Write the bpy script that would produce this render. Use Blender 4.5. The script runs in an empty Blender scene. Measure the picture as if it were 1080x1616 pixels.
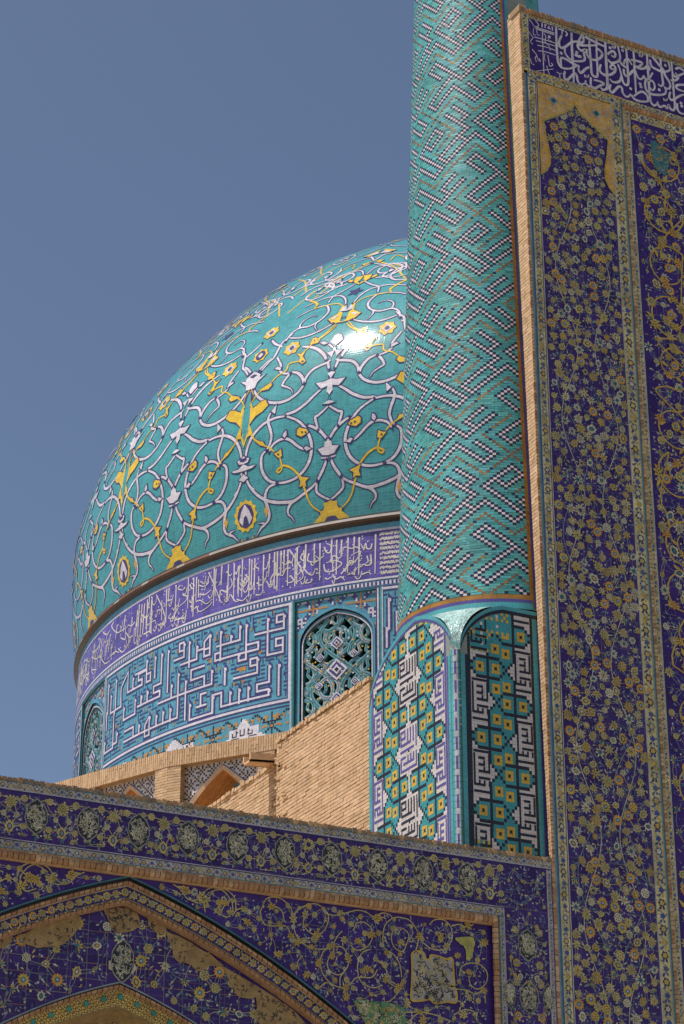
import bpy, math, random
from mathutils import Vector
R = math.radians
sc = bpy.context.scene
C = bpy.context.collection

# ---------------------------------------------------------------- camera
cam_d = bpy.data.cameras.new("camera"); cam = bpy.data.objects.new("camera", cam_d); C.objects.link(cam)
cam.location = (-19.421, -30.850, 1.6)
cam.rotation_euler = (R(90 + 24.66), 0, R(-26.925))
cam_d.sensor_fit = 'VERTICAL'; cam_d.sensor_height = 24.0; cam_d.lens = 3700.0 / 1616.0 * 24.0
cam_d.clip_start = 0.1; cam_d.clip_end = 5000
sc.camera = cam

# ---------------------------------------------------------------- light
SUN = Vector((-0.42, 0.028, 0.905)).normalized()          # towards the sun
elev = math.asin(SUN.z); azim = math.atan2(SUN.x, SUN.y)
w = bpy.data.worlds.new("World"); sc.world = w; w.use_nodes = True
nt = w.node_tree; nt.nodes.clear()
sky = nt.nodes.new('ShaderNodeTexSky'); sky.sky_type = 'NISHITA'; sky.sun_disc = False
sky.sun_elevation = elev; sky.sun_rotation = azim
sky.altitude = 1600; sky.air_density = 1.0; sky.dust_density = 6.5; sky.ozone_density = 1.1
bg = nt.nodes.new('ShaderNodeBackground'); bg.inputs['Strength'].default_value = 0.09
out = nt.nodes.new('ShaderNodeOutputWorld')
nt.links.new(sky.outputs[0], bg.inputs[0]); nt.links.new(bg.outputs[0], out.inputs[0])
sl = bpy.data.lights.new("sun", 'SUN'); sl.energy = 4.3; sl.angle = R(0.53); sl.color = (1.0, 0.955, 0.89)
so = bpy.data.objects.new("sun", sl); C.objects.link(so); so.location = (-40, -20, 90)
so.rotation_euler = (-SUN).to_track_quat('-Z', 'Y').to_euler()
sc.view_settings.view_transform = 'Standard'; sc.view_settings.look = 'None'
sc.view_settings.exposure = 0.25; sc.view_settings.gamma = 1.0
sc.cycles.max_bounces = 6; sc.cycles.diffuse_bounces = 3; sc.cycles.glossy_bounces = 3

# ---------------------------------------------------------------- materials
def lin(c):
    return tuple((x / 12.92 if x <= 0.04045 else ((x + 0.055) / 1.055) ** 2.4) for x in c)
MATS = {}
def mk(name, col, kind='tile', tile=(0.1, 0.05), rough=0.3, var=0.14, grout=None, bump=0.25, mort=0.0035, nscale=2.2, stain=0.0, spec=0.5, spread=(0.08, 0.1)):
    m = bpy.data.materials.new(name); m.use_nodes = True; MATS[name] = m
    n = m.node_tree.nodes; l = m.node_tree.links
    p = n['Principled BSDF']; p.inputs['Roughness'].default_value = rough; p.inputs['Specular IOR Level'].default_value = spec
    tc = n.new('ShaderNodeTexCoord'); uv = tc.outputs['UV']
    # slow drift of the glaze and fine mottling, in the object's own space
    n1 = n.new('ShaderNodeTexNoise'); n1.inputs['Scale'].default_value = nscale; n1.inputs['Detail'].default_value = 6; n1.inputs['Roughness'].default_value = 0.7
    l.new(tc.outputs['Object'], n1.inputs['Vector'])
    mr = n.new('ShaderNodeMapRange'); mr.inputs['From Min'].default_value = 0.3; mr.inputs['From Max'].default_value = 0.7
    mr.inputs['To Min'].default_value = 1 - var * 1.3; mr.inputs['To Max'].default_value = 1 + var * 1.3
    l.new(n1.outputs['Fac'], mr.inputs['Value'])
    n2 = n.new('ShaderNodeTexNoise'); n2.inputs['Scale'].default_value = 38; n2.inputs['Detail'].default_value = 3
    l.new(tc.outputs['Object'], n2.inputs['Vector'])
    mr2 = n.new('ShaderNodeMapRange'); mr2.inputs['From Min'].default_value = 0.3; mr2.inputs['From Max'].default_value = 0.7
    mr2.inputs['To Min'].default_value = 1 - var * 0.6; mr2.inputs['To Max'].default_value = 1 + var * 0.6
    l.new(n2.outputs['Fac'], mr2.inputs['Value'])
    mu = n.new('ShaderNodeMath'); mu.operation = 'MULTIPLY'; l.new(mr.outputs[0], mu.inputs[0]); l.new(mr2.outputs[0], mu.inputs[1])
    if kind in ('tile', 'brick'):
        b = n.new('ShaderNodeTexBrick'); b.inputs['Scale'].default_value = 1.0
        b.inputs['Brick Width'].default_value = tile[0]; b.inputs['Row Height'].default_value = tile[1]
        b.inputs['Mortar Size'].default_value = mort; b.inputs['Mortar Smooth'].default_value = 0.2
        b.offset = 0.0 if kind == 'tile' else 0.5
        b.inputs['Color1'].default_value = (*[c * (1 - var * 0.8) for c in col], 1)
        b.inputs['Color2'].default_value = (*[min(1, c * (1 + var * 0.9) + 0.004) for c in col], 1)
        g = grout or tuple(0.6 * c + 0.06 for c in col)
        b.inputs['Mortar'].default_value = (*g, 1)
        l.new(uv, b.inputs['Vector']); base = b.outputs['Color']; fac = b.outputs['Fac']
    else:
        rgb = n.new('ShaderNodeRGB'); rgb.outputs[0].default_value = (*col, 1); base = rgb.outputs[0]; fac = None
    vm = n.new('ShaderNodeVectorMath'); vm.operation = 'SCALE'
    l.new(base, vm.inputs[0]); l.new(mu.outputs[0], vm.inputs['Scale'])
    src = vm.outputs[0]
    if stain > 0:
        n3 = n.new('ShaderNodeTexNoise'); n3.inputs['Scale'].default_value = 0.9; n3.inputs['Detail'].default_value = 8; n3.inputs['Roughness'].default_value = 0.75
        mp = n.new('ShaderNodeMapping'); mp.inputs['Scale'].default_value = (1.5, 1.5, 0.45); l.new(tc.outputs['Object'], mp.inputs['Vector']); l.new(mp.outputs[0], n3.inputs['Vector'])
        m3 = n.new('ShaderNodeMapRange'); m3.inputs['From Min'].default_value = 0.52; m3.inputs['From Max'].default_value = 0.78; m3.inputs['To Max'].default_value = stain
        l.new(n3.outputs['Fac'], m3.inputs['Value'])
        mx = n.new('ShaderNodeMix'); mx.data_type = 'RGBA'; l.new(m3.outputs[0], mx.inputs['Factor']); l.new(src, mx.inputs['A'])
        mx.inputs['B'].default_value = (0.16, 0.12, 0.075, 1); src = mx.outputs['Result']
    l.new(src, p.inputs['Base Color'])
    rr = n.new('ShaderNodeMapRange'); rr.inputs['From Min'].default_value = 0.3; rr.inputs['From Max'].default_value = 0.7
    rr.inputs['To Min'].default_value = max(0.05, rough - spread[0]); rr.inputs['To Max'].default_value = min(1, rough + spread[1])
    l.new(n2.outputs['Fac'], rr.inputs['Value']); l.new(rr.outputs[0], p.inputs['Roughness'])
    bp = n.new('ShaderNodeBump'); bp.inputs['Strength'].default_value = bump; bp.inputs['Distance'].default_value = 0.004
    if fac is not None:
        sb = n.new('ShaderNodeMath'); sb.operation = 'MULTIPLY_ADD'; sb.inputs[1].default_value = -1.0
        l.new(fac, sb.inputs[0]); l.new(n2.outputs['Fac'], sb.inputs[2]); l.new(sb.outputs[0], bp.inputs['Height'])
    else:
        l.new(n2.outputs['Fac'], bp.inputs['Height'])
    l.new(bp.outputs[0], p.inputs['Normal'])
    return m
# dome and drum glazes (lit by the sun)
TD = dict(tile=(0.15, 0.075), rough=0.085, var=0.13, mort=0.004, bump=0.045, spread=(0.015, 0.02), spec=0.5)
mk('dome_turquoise', (0.05, 0.275, 0.295), grout=(0.14, 0.34, 0.35), **TD)
mk('dome_white', (0.60, 0.56, 0.60), **TD); mk('dome_navy', (0.045, 0.032, 0.13), **TD); mk('dome_yellow', (0.70, 0.46, 0.025), **TD)
mk('dome_amber', (0.62, 0.33, 0.04), **TD)
TR = dict(tile=(0.062, 0.062), rough=0.25, var=0.13, mort=0.003)
mk('drum_turquoise', (0.085, 0.30, 0.415), **TR); mk('drum_white', (0.62, 0.60, 0.66), **TR); mk('grille_teal', (0.12, 0.34, 0.34), **TR); mk('grille_pale', (0.45, 0.50, 0.50), **TR); mk('drum_navy', (0.05, 0.035, 0.17), **TR)
mk('drum_violet', (0.095, 0.07, 0.30), tile=(0.3, 0.3), rough=0.22, var=0.2, nscale=1.2, grout=(0.25, 0.22, 0.4))
mk('drum_script', (0.60, 0.55, 0.50), tile=(0.3, 0.3), rough=0.3, var=0.12)
mk('drum_orange', (0.46, 0.23, 0.05), **TR); mk('dark_green', (0.02, 0.12, 0.10), **TR); mk('drum_black', (0.012, 0.012, 0.02), **TR)
mk('cream_stone', (0.30, 0.255, 0.22), 'plain', rough=0.6); mk('rim_black', (0.022, 0.02, 0.022), 'plain', rough=0.75, spec=0.2); mk('rust_brown', (0.16, 0.07, 0.035), 'plain', rough=0.6)
# minaret bricks
for i, c in enumerate([(0.055, 0.30, 0.295), (0.08, 0.36, 0.36), (0.04, 0.24, 0.24), (0.065, 0.32, 0.35), (0.08, 0.33, 0.30)]):
    mk('shaft_teal_%s' % 'abcde'[i], c, 'cell', rough=0.5, var=0.2, bump=0.2, nscale=1.1)
mk('shaft_white', (0.62, 0.55, 0.57), 'cell', rough=0.3, var=0.1); mk('shaft_navy', (0.018, 0.014, 0.05), 'cell', rough=0.3)
mk('shaft_brown', (0.21, 0.085, 0.03), 'cell', rough=0.4, var=0.3, nscale=9); mk('shaft_amber', (0.34, 0.15, 0.02), 'cell', rough=0.4, var=0.25)
mk('grout', (0.20, 0.24, 0.21), 'cell', rough=0.8); mk('base_white', (0.58, 0.53, 0.50), 'cell', rough=0.35, var=0.1)
mk('base_teal', (0.04, 0.27, 0.29), 'cell', rough=0.3, var=0.16); mk('base_yellow', (0.58, 0.36, 0.03), 'cell', rough=0.3, var=0.12)
mk('base_black', (0.013, 0.011, 0.018), 'cell', rough=0.3); mk('base_violet', (0.09, 0.07, 0.26), 'cell', rough=0.3)
mk('shell_teal', (0.22, 0.44, 0.42), tile=(0.12, 0.035), rough=0.3, var=0.4, bump=0.7, nscale=9, grout=(0.4, 0.45, 0.42), mort=0.006)
# bricks
mk('brick', (0.54, 0.35, 0.195), 'cell', rough=0.85, var=0.16, nscale=3.5, bump=0.5, stain=0.22); mk('brick_pale', (0.60, 0.40, 0.235), 'cell', rough=0.85, var=0.14, nscale=4, bump=0.5, stain=0.2)
mk('brick_dark', (0.48, 0.305, 0.155), 'cell', rough=0.85, var=0.2, nscale=4, bump=0.5); mk('brick_joint', (0.30, 0.19, 0.10), 'cell', rough=0.95, var=0.2)
mk('coping_grey', (0.22, 0.17, 0.12), 'cell', rough=0.95, var=0.3, nscale=8)
mk('brick_wall', (0.50, 0.35, 0.20), 'brick', tile=(0.24, 0.065), rough=0.9, var=0.2, mort=0.008, grout=(0.33, 0.23, 0.14), bump=0.8)
mk('moulding_shade_brown', (0.34, 0.185, 0.085), 'cell', rough=0.85, var=0.3, nscale=6, bump=0.5); mk('moulding_shade_tan', (0.45, 0.285, 0.15), 'cell', rough=0.85, var=0.3, nscale=6, bump=0.5)  # darker brick copies for the arcade mouldings; their shade is put into the colour
mk('brick_red', (0.36, 0.19, 0.09), 'cell', rough=0.85, var=0.25, nscale=5, bump=0.5)
mk('plaster_tan', (0.31, 0.21, 0.085), 'cell', rough=0.9, var=0.25, nscale=6, bump=0.5, stain=0.5)
mk('vault_brown', (0.62, 0.30, 0.10), 'brick', tile=(0.2, 0.05), rough=0.9, var=0.2, mort=0.004, grout=(0.3, 0.14, 0.05))
# portal and arcade tiles (stand in the shade)
TP = dict(tile=(0.24, 0.24), rough=0.38, var=0.22, mort=0.0035, nscale=1.6)
mk('tile_navy', (0.040, 0.016, 0.125), grout=(0.12, 0.09, 0.13), stain=0.10, spec=0.3, **TP)
mk('tile_ink', (0.042, 0.014, 0.14), tile=(0.24, 0.24), rough=0.35, var=0.2, mort=0.003, grout=(0.07, 0.05, 0.16), spec=0.3)
PF = dict(kind='cell', rough=0.35, var=0.25, nscale=5, bump=0.1)
mk('glaze_olive', (0.45, 0.365, 0.12), **PF); mk('glaze_pale', (0.50, 0.46, 0.30), **PF); mk('glaze_blue', (0.20, 0.235, 0.27), **PF)
mk('glaze_orange', (0.52, 0.27, 0.04), **PF); mk('glaze_teal', (0.035, 0.17, 0.175), **PF); mk('glaze_yellow', (0.46, 0.31, 0.05), **PF)
mk('glaze_gold', (0.60, 0.33, 0.04), **PF); mk('glaze_amber', (0.62, 0.40, 0.06), **PF); mk('glaze_ink', (0.022, 0.016, 0.07), **PF); mk('glaze_white', (0.56, 0.54, 0.50), **PF); mk('glaze_lilac', (0.42, 0.38, 0.43), **PF)
mk('glaze_cobalt', (0.04, 0.06, 0.26), **PF); mk('glaze_green', (0.10, 0.22, 0.10), **PF); mk('glaze_lime', (0.38, 0.37, 0.07), **PF)
mk('glaze_grey', (0.34, 0.31, 0.26), **PF); mk('glaze_black', (0.016, 0.014, 0.016), **PF); mk('glaze_leaf', (0.07, 0.085, 0.18), **PF); mk('glaze_net', (0.25, 0.24, 0.19), **PF)
mk('border_ground', (0.48, 0.43, 0.20), stain=0.22, tile=(0.24, 0.24), rough=0.35, var=0.25, mort=0.003, grout=(0.2, 0.18, 0.12))
mk('guard_ground', (0.36, 0.34, 0.29), tile=(0.24, 0.24), rough=0.35, var=0.2, mort=0.003, grout=(0.2, 0.18, 0.16))
mk('tile_green', (0.04, 0.25, 0.16), **PF); mk('ink_letter', (0.58, 0.54, 0.55), **PF)
mk('paving', (0.29, 0.25, 0.20), 'brick', tile=(1.2, 0.6), rough=0.85, var=0.15, mort=0.012, grout=(0.25, 0.22, 0.18))
mk('roof_clay', (0.36, 0.27, 0.18), 'cell', rough=0.95, var=0.2)
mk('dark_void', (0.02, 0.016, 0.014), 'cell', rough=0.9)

# ---------------------------------------------------------------- geometry kit
EPS = 4e-5
class Part:
    """collects polygons of one part; build() links them as one mesh"""
    def __init__(s): s.v = []; s.f = []; s.m = []; s.uv = []; s.names = []; s.k = 0
    def mi(s, name):
        if name not in s.names: s.names.append(name)
        return s.names.index(name)
    def face(s, pts, mat, uv=None):
        i = len(s.v); s.v.extend(pts); s.f.append(tuple(range(i, i + len(pts)))); s.m.append(s.mi(mat))
        s.uv.extend(uv if uv else [(p[0] + p[1], p[2]) for p in pts])
    def poly(s, S, pts, mat, h):
        s.k += 1; h = h + (s.k % 29) * EPS
        s.face([S(u, v, h) for u, v in pts], mat, [S.uv(u, v) for u, v in pts])
    def rect(s, S, u0, u1, v0, v1, mat, h, nu=1, nv=1):
        for i in range(nu):
            for j in range(nv):
                a = u0 + (u1 - u0) * i / nu; b = u0 + (u1 - u0) * (i + 1) / nu; c = v0 + (v1 - v0) * j / nv; d = v0 + (v1 - v0) * (j + 1) / nv
                q = [(a, c), (b, c), (b, d), (a, d)]
                s.face([S(x, y, h) for x, y in q], mat, [S.uv(x, y) for x, y in q])
    def ribbon(s, S, pts, wid, mat, h, closed=False):
        """a flat stroke along pts; wid in metres, a number or one per point"""
        n = len(pts)
        if n < 2: return
        s.k += 1; h = h + (s.k % 29) * EPS
        W = wid if isinstance(wid, (list, tuple)) else [wid] * n
        su, sv = S.scale(*pts[n // 2])
        P = [(u * su, v * sv) for u, v in pts]
        L = []; Rr = []
        for i in range(n):
            a = P[i - 1] if (i > 0 or closed) else P[i]; b = P[(i + 1) % n] if (i < n - 1 or closed) else P[i]
            d1 = (P[i][0] - a[0], P[i][1] - a[1]); d2 = (b[0] - P[i][0], b[1] - P[i][1])
            l1 = math.hypot(*d1) or 1e-9; l2 = math.hypot(*d2) or 1e-9
            if l1 < 1e-8: d1, l1 = d2, l2
            if l2 < 1e-8: d2, l2 = d1, l1
            t = (d1[0] / l1 + d2[0] / l2, d1[1] / l1 + d2[1] / l2); lt = math.hypot(*t)
            if lt < 0.3: t = (d1[0] / l1, d1[1] / l1); lt = 1; mit = 1
            else: mit = min(1.7, 2 / lt)
            nx, ny = -t[1] / lt, t[0] / lt; q = W[i] * 0.5 * mit
            L.append(((P[i][0] + nx * q) / su, (P[i][1] + ny * q) / sv)); Rr.append(((P[i][0] - nx * q) / su, (P[i][1] - ny * q) / sv))
        i0 = len(s.v)
        for i in range(n): s.v.append(S(*L[i], h)); s.v.append(S(*Rr[i], h))
        m = s.mi(mat)
        for i in range(n if closed else n - 1):
            j = (i + 1) % n
            s.f.append((i0 + 2 * i, i0 + 2 * i + 1, i0 + 2 * j + 1, i0 + 2 * j)); s.m.append(m)
            s.uv.extend([S.uv(*L[i]), S.uv(*Rr[i]), S.uv(*Rr[j]), S.uv(*L[j])])
    def box(s, x0, x1, y0, y1, z0, z1, mat, skip=''):
        v = [(x0, y0, z0), (x1, y0, z0), (x1, y1, z0), (x0, y1, z0), (x0, y0, z1), (x1, y0, z1), (x1, y1, z1), (x0, y1, z1)]
        for key, q in (('f', (0, 1, 5, 4)), ('r', (1, 2, 6, 5)), ('b', (2, 3, 7, 6)), ('l', (3, 0, 4, 7)), ('t', (4, 5, 6, 7)), ('d', (3, 2, 1, 0))):
            if key in skip: continue
            pts = [v[i] for i in q]
            uv = [(p[0], p[2]) for p in pts] if key in 'fb' else ([(p[1], p[2]) for p in pts] if key in 'rl' else [(p[0], p[1]) for p in pts])
            s.face(pts, mat, uv)
    def obox(s, o, a, b, c, mat):
        """box from corner o with edge vectors a, b, c"""
        o = Vector(o); a = Vector(a); b = Vector(b); c = Vector(c)
        v = [o, o + a, o + a + b, o + b, o + c, o + a + c, o + a + b + c, o + b + c]
        if a.cross(b).dot(c) < 0: flip = True
        else: flip = False
        for q in ((3, 2, 1, 0), (4, 5, 6, 7), (0, 1, 5, 4), (1, 2, 6, 5), (2, 3, 7, 6), (3, 0, 4, 7)):
            pts = [tuple(v[i]) for i in (q[::-1] if flip else q)]
            s.face(pts, mat)
    def build(s, name, parent=None, label=None, smooth=False):
        me = bpy.data.meshes.new(name); me.from_pydata(s.v, [], s.f)
        for nme in s.names: me.materials.append(MATS[nme])
        me.polygons.foreach_set('material_index', s.m)
        ul = me.uv_layers.new(name='UVMap')
        flat = [c for p in s.uv for c in p]
        if len(flat) == 2 * len(me.loops): ul.data.foreach_set('uv', flat)
        if smooth: me.polygons.foreach_set('use_smooth', [True] * len(me.polygons))
        me.update()
        o = bpy.data.objects.new(name, me); C.objects.link(o)
        if parent: o.parent = parent; o.matrix_parent_inverse = parent.matrix_world.inverted()
        if label: o['label'] = label
        return o
def thing(name, label, cat, loc=(0, 0, 0), group=None):
    o = bpy.data.objects.new(name, None); C.objects.link(o); o.location = loc; o.empty_display_size = 0.5
    bpy.context.view_layer.update()
    o['label'] = label; o['category'] = cat
    if group: o['group'] = group
    return o
class Front:
    """a wall face in a plane y = y0 seen from -y"""
    def __init__(s, y0): s.y = y0
    def __call__(s, u, v, h): return (u, s.y - h, v)
    def uv(s, u, v): return (u, v)
    def scale(s, u, v): return (1, 1)
class Side:
    """a wall face in a plane x = x0 seen from -x; u runs along y"""
    def __init__(s, x0): s.x = x0
    def __call__(s, u, v, h): return (s.x - h, u, v)
    def uv(s, u, v): return (u, v)
    def scale(s, u, v): return (1, 1)
DX, DY = 12.9225, 22.6702
class Cyl:
    def __init__(s, rad, cx=DX, cy=DY): s.r = rad; s.cx = cx; s.cy = cy
    def __call__(s, u, v, h):
        a = R(u); r = s.r + h; return (s.cx + r * math.cos(a), s.cy + r * math.sin(a), v)
    def uv(s, u, v): return (R(u) * s.r, v)
    def scale(s, u, v): return (R(1) * s.r, 1)
def curve(pts, n=5):
    """Catmull-Rom through pts"""
    if len(pts) < 3: return list(pts)
    o = []; P = [(2 * pts[0][0] - pts[1][0], 2 * pts[0][1] - pts[1][1])] + list(pts) + [(2 * pts[-1][0] - pts[-2][0], 2 * pts[-1][1] - pts[-2][1])]
    for i in range(1, len(P) - 2):
        a, b, c, d = P[i - 1:i + 3]
        for k in range(n):
            t = k / n; t2 = t * t; t3 = t2 * t
            o.append(tuple(0.5 * (2 * b[j] + (c[j] - a[j]) * t + (2 * a[j] - 5 * b[j] + 4 * c[j] - d[j]) * t2 + (-a[j] + 3 * b[j] - 3 * c[j] + d[j]) * t3) for j in (0, 1)))
    o.append(pts[-1]); return o
def ints(s, k): return [(float(a) / k, float(b) / k) for a, b in (t.split(',') for t in s.split())]

# ornament outlines in surface coordinates
DOME=[
('W',63,0,"24,-331 64,-431 120,-526 146,-570"),
('W',51,0,"146,-570 163,-638 159,-708 75,-780 1,-821"),
('W',69,0,"152,-576 214,-627 308,-679 418,-733 465,-747 543,-745 667,-721 785,-680 879,-622 980,-526 1050,-422 1095,-323"),
('W',80,1,"465,-747 514,-783 547,-839 539,-897 502,-932 469,-995"),
('W',69,0,"661,-489 544,-501 419,-479 325,-420 254,-335 217,-227 209,-112 242,14 305,134 400,241 554,338"),
('W',70,0,"1092,-72 1086,1 1055,99 993,204 898,287 802,331 690,348 554,338"),
('W',69,0,"661,-489 763,-443 832,-361 870,-264 877,-160 860,-90 803,-45"),
('W',64,0,"803,-45 764,5 737,103 754,200 783,286 796,353 784,404 749,469"),
('W',63,0,"768,-81 723,-6 644,37 550,41 471,-8 394,-86 318,-144 250,-159"),
('B',63,0,"303,-139 272,-121 210,-163 270,-180"),
('B',64,0,"582,79 567,121 536,141 528,81 557,46"),
('W',69,0,"677,-488 774,-508 824,-564 839,-646 811,-752 797,-840 819,-905 863,-937"),
('W',63,1,"863,-937 924,-972 961,-1012 999,-1052"),
('W',52,1,"863,-937 902,-914 959,-907"),
('W',63,0,"266,146 199,112 123,55 63,-10 2,-89"),
('W',58,0,"123,55 139,111 158,176 164,232 127,247 55,302 10,341"),
('W',57,0,"17,-86 68,-7 112,66"),
('C',63,0,"2,-82 42,-125 47,-175 133,-190 88,-251 74,-274 5,-288"),
('W',63,0,"88,-300 9,-309"),
('C',64,0,"1093,-39 1038,-87 1065,-132 1092,-139"),
('N',64,0,"1092,-65 1065,-92 1092,-114"),
('C',64,0,"1092,-139 1055,-186 951,-192 993,-215 1035,-221 1093,-228"),
('C',64,0,"1094,-264 1058,-325 1097,-363"),
('W',46,0,"1093,-228 1094,-279"),
('P',63,0,"1089,-777"),
('Y',62,0,"6,-826 35,-845 83,-844 79,-897 97,-931 137,-935 130,-975 161,-999 227,-1067 7,-1071"),
('N',62,0,"2,-1011 54,-1018 88,-1067 7,-1071"),
('C',62,0,"5,-1044 32,-1053 36,-1068 7,-1071"),
('V',49,0,"137,-935 215,-872 269,-784 300,-680 332,-575 351,-500 401,-425 475,-345 567,-295 622,-308 663,-337 640,-364 599,-330 601,-258 624,-179 646,-115"),
('Y',63,0,"388,-464 343,-481 250,-514 300,-546 289,-612 333,-589 379,-601 361,-541"),
('Y',63,0,"603,-81 593,-172 643,-182 699,-116 659,-111"),
('N',63,0,"640,-124 624,-147 646,-153 656,-136"),
('V',29,0,"694,-95 755,-31 820,12"),
('V',41,0,"820,12 887,60 973,137 1037,241 1074,314"),
('Y',64,0,"812,2 887,37 946,91 973,145 913,105 879,81 855,82"),
('Y',63,0,"396,109 366,140 319,114 274,96 246,52 288,31 341,13 395,49"),
('N',63,0,"342,81 319,79 315,57 340,63"),
('N',63,0,"296,68 273,66 273,47 292,49"),
('Y',64,0,"1080,629 1041,563 1007,560 1020,506 1000,451 902,430 915,390 980,373 1025,359 1030,300 1077,247"),
('V',35,0,"1085,624 1056,695 978,792 856,868 743,978 636,1028 615,1127 492,1130 423,1114 478,1221 413,1302 350,1387 270,1470 188,1545 85,1700"),
('Y',65,0,"984,820 891,870 827,895 802,851 844,801 904,803"),
('Y',65,0,"541,1283 476,1251 413,1302 440,1199 381,1101 422,1066 484,1133 462,1186"),
('N',65,0,"439,1129 407,1115 416,1093 441,1106"),
('Y',65,0,"383,1388 359,1501 277,1428 240,1483 267,1382 332,1381"),
('N',65,0,"342,1461 317,1446 326,1427"),
('W',70,0,"554,341 547,359 423,374 290,450 204,527 112,601"),
('W',70,0,"1071,867 985,732 850,621 694,558 549,559 429,619 367,696 348,734"),
('W',70,0,"356,736 380,831 456,931 552,977"),
('W',59,0,"560,972 586,937 632,869 660,792"),
('W',53,1,"652,795 572,748 514,697 486,634"),
('W',59,0,"565,959 662,989 723,1047 737,1148 829,1312"),
('B',65,0,"812,1106 785,1135 722,1104 722,1056"),
('W',70,0,"346,742 330,835 264,925 177,966 87,988 38,1022"),
('W',77,0,"94,1037 141,1138 242,1258 355,1336 481,1385"),
('W',58,0,"34,872 60,962 62,1010"),
('B',64,0,"756,453 720,500 690,529 703,405"),
('C',64,0,"7,839 50,814 18,726 83,699 187,700 112,604 31,627 40,554 16,491 24,489"),
('N',64,0,"10,746 25,719 18,666"),
('C',63,0,"18,466 24,422 74,382 23,369"),
('C',65,0,"16,1209 7,1179 105,1157 38,1080 36,1046"),
('C',65,0,"4,1472 46,1443 82,1341 4,1258 26,1261"),
('B',65,0,"235,1372 177,1379 115,1330 174,1320"),
('W',47,0,"106,1314 38,1229"),
('C',65,0,"1093,1177 1017,1090 1023,1045 933,1070 1035,983 1059,890 1085,890"),
('N',66,0,"1098,1129 1067,1099 1108,1066"),
('W',54,0,"1030,1144 941,1271 881,1342 837,1576 779,1646 717,1729"),
('W',54,0,"1068,1170 982,1274 916,1331"),
('O',66,0,"1108,1462"),
('O2',66,0,"641,1413"),
('O2m',67,0,"1124,1921"),
('W',60,0,"1049,1736 947,1610 805,1503"),
('W',53,0,"132,1723 293,1629 455,1585 592,1592 742,1647"),
('W',54,0,"784,1585 770,1680 732,1757 643,1815 505,1794 397,1842 324,1920 286,2034 320,2155 392,2241 528,2239 684,2190 813,2113"),
('W',48,1,"643,1815 662,1895 632,1978 551,2033 480,2023 436,1985"),
('W',48,1,"398,1837 401,1754 334,1635"),
('V',27,0,"89,2103 187,2202 333,2234 557,2244 539,2336 638,2455 744,2547"),
('W',49,0,"51,2104 104,2290 210,2424 342,2466 513,2466 774,2367"),
('W',49,0,"36,2764 222,2568 342,2466 370,2306"),
('Y',59,0,"97,2108 104,2020 112,1936 230,1837 149,1727 18,1704 40,1741 57,2132"),
('C',60,0,"35,2110 77,2035 90,1970 5,1955"),
('C',59,0,"84,1889 141,1874 205,1827 140,1810"),
('N',59,0,"22,1823 29,1818 29,1753 35,1766"),
('V',32,0,"71,1664 133,1570 234,1479 325,1434"),
('Y',58,0,"278,1466 328,1504 362,1484 367,1383"),
('Y',71,0,"52,2932 133,2929 128,2791 13,2652 35,2776 20,2957"),
('Y',71,0,"223,2893 150,2859 159,2794 236,2841"),
('O3',70,0,"23,2451"),
('W',52,0,"20,2959 106,3148 240,3184 391,3070 402,2942 338,2846 343,2785 457,2702 609,2687 731,2724"),
('W',45,0,"402,3024 547,2990 610,2825"),
('V',29,0,"542,2291 608,2408 763,2541"),
('W',46,0,"17,3364 229,3223 377,3205 656,3120"),
('Y',72,0,"120,3386 6,3462 196,3410 118,3317"),
('W',46,0,"234,3740 114,3673 11,3480 47,3538 162,3658 561,3554"),
('Y',73,0,"62,3777 33,3958 303,3779 195,3695"),
('C',73,0,"11,3766 76,3842 217,3766 113,3737"),
('V',30,0,"328,3315 349,3470 430,3483 558,3345"),
('W',40,0,"44,4263 87,4129 200,4022 479,3870")]
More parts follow.
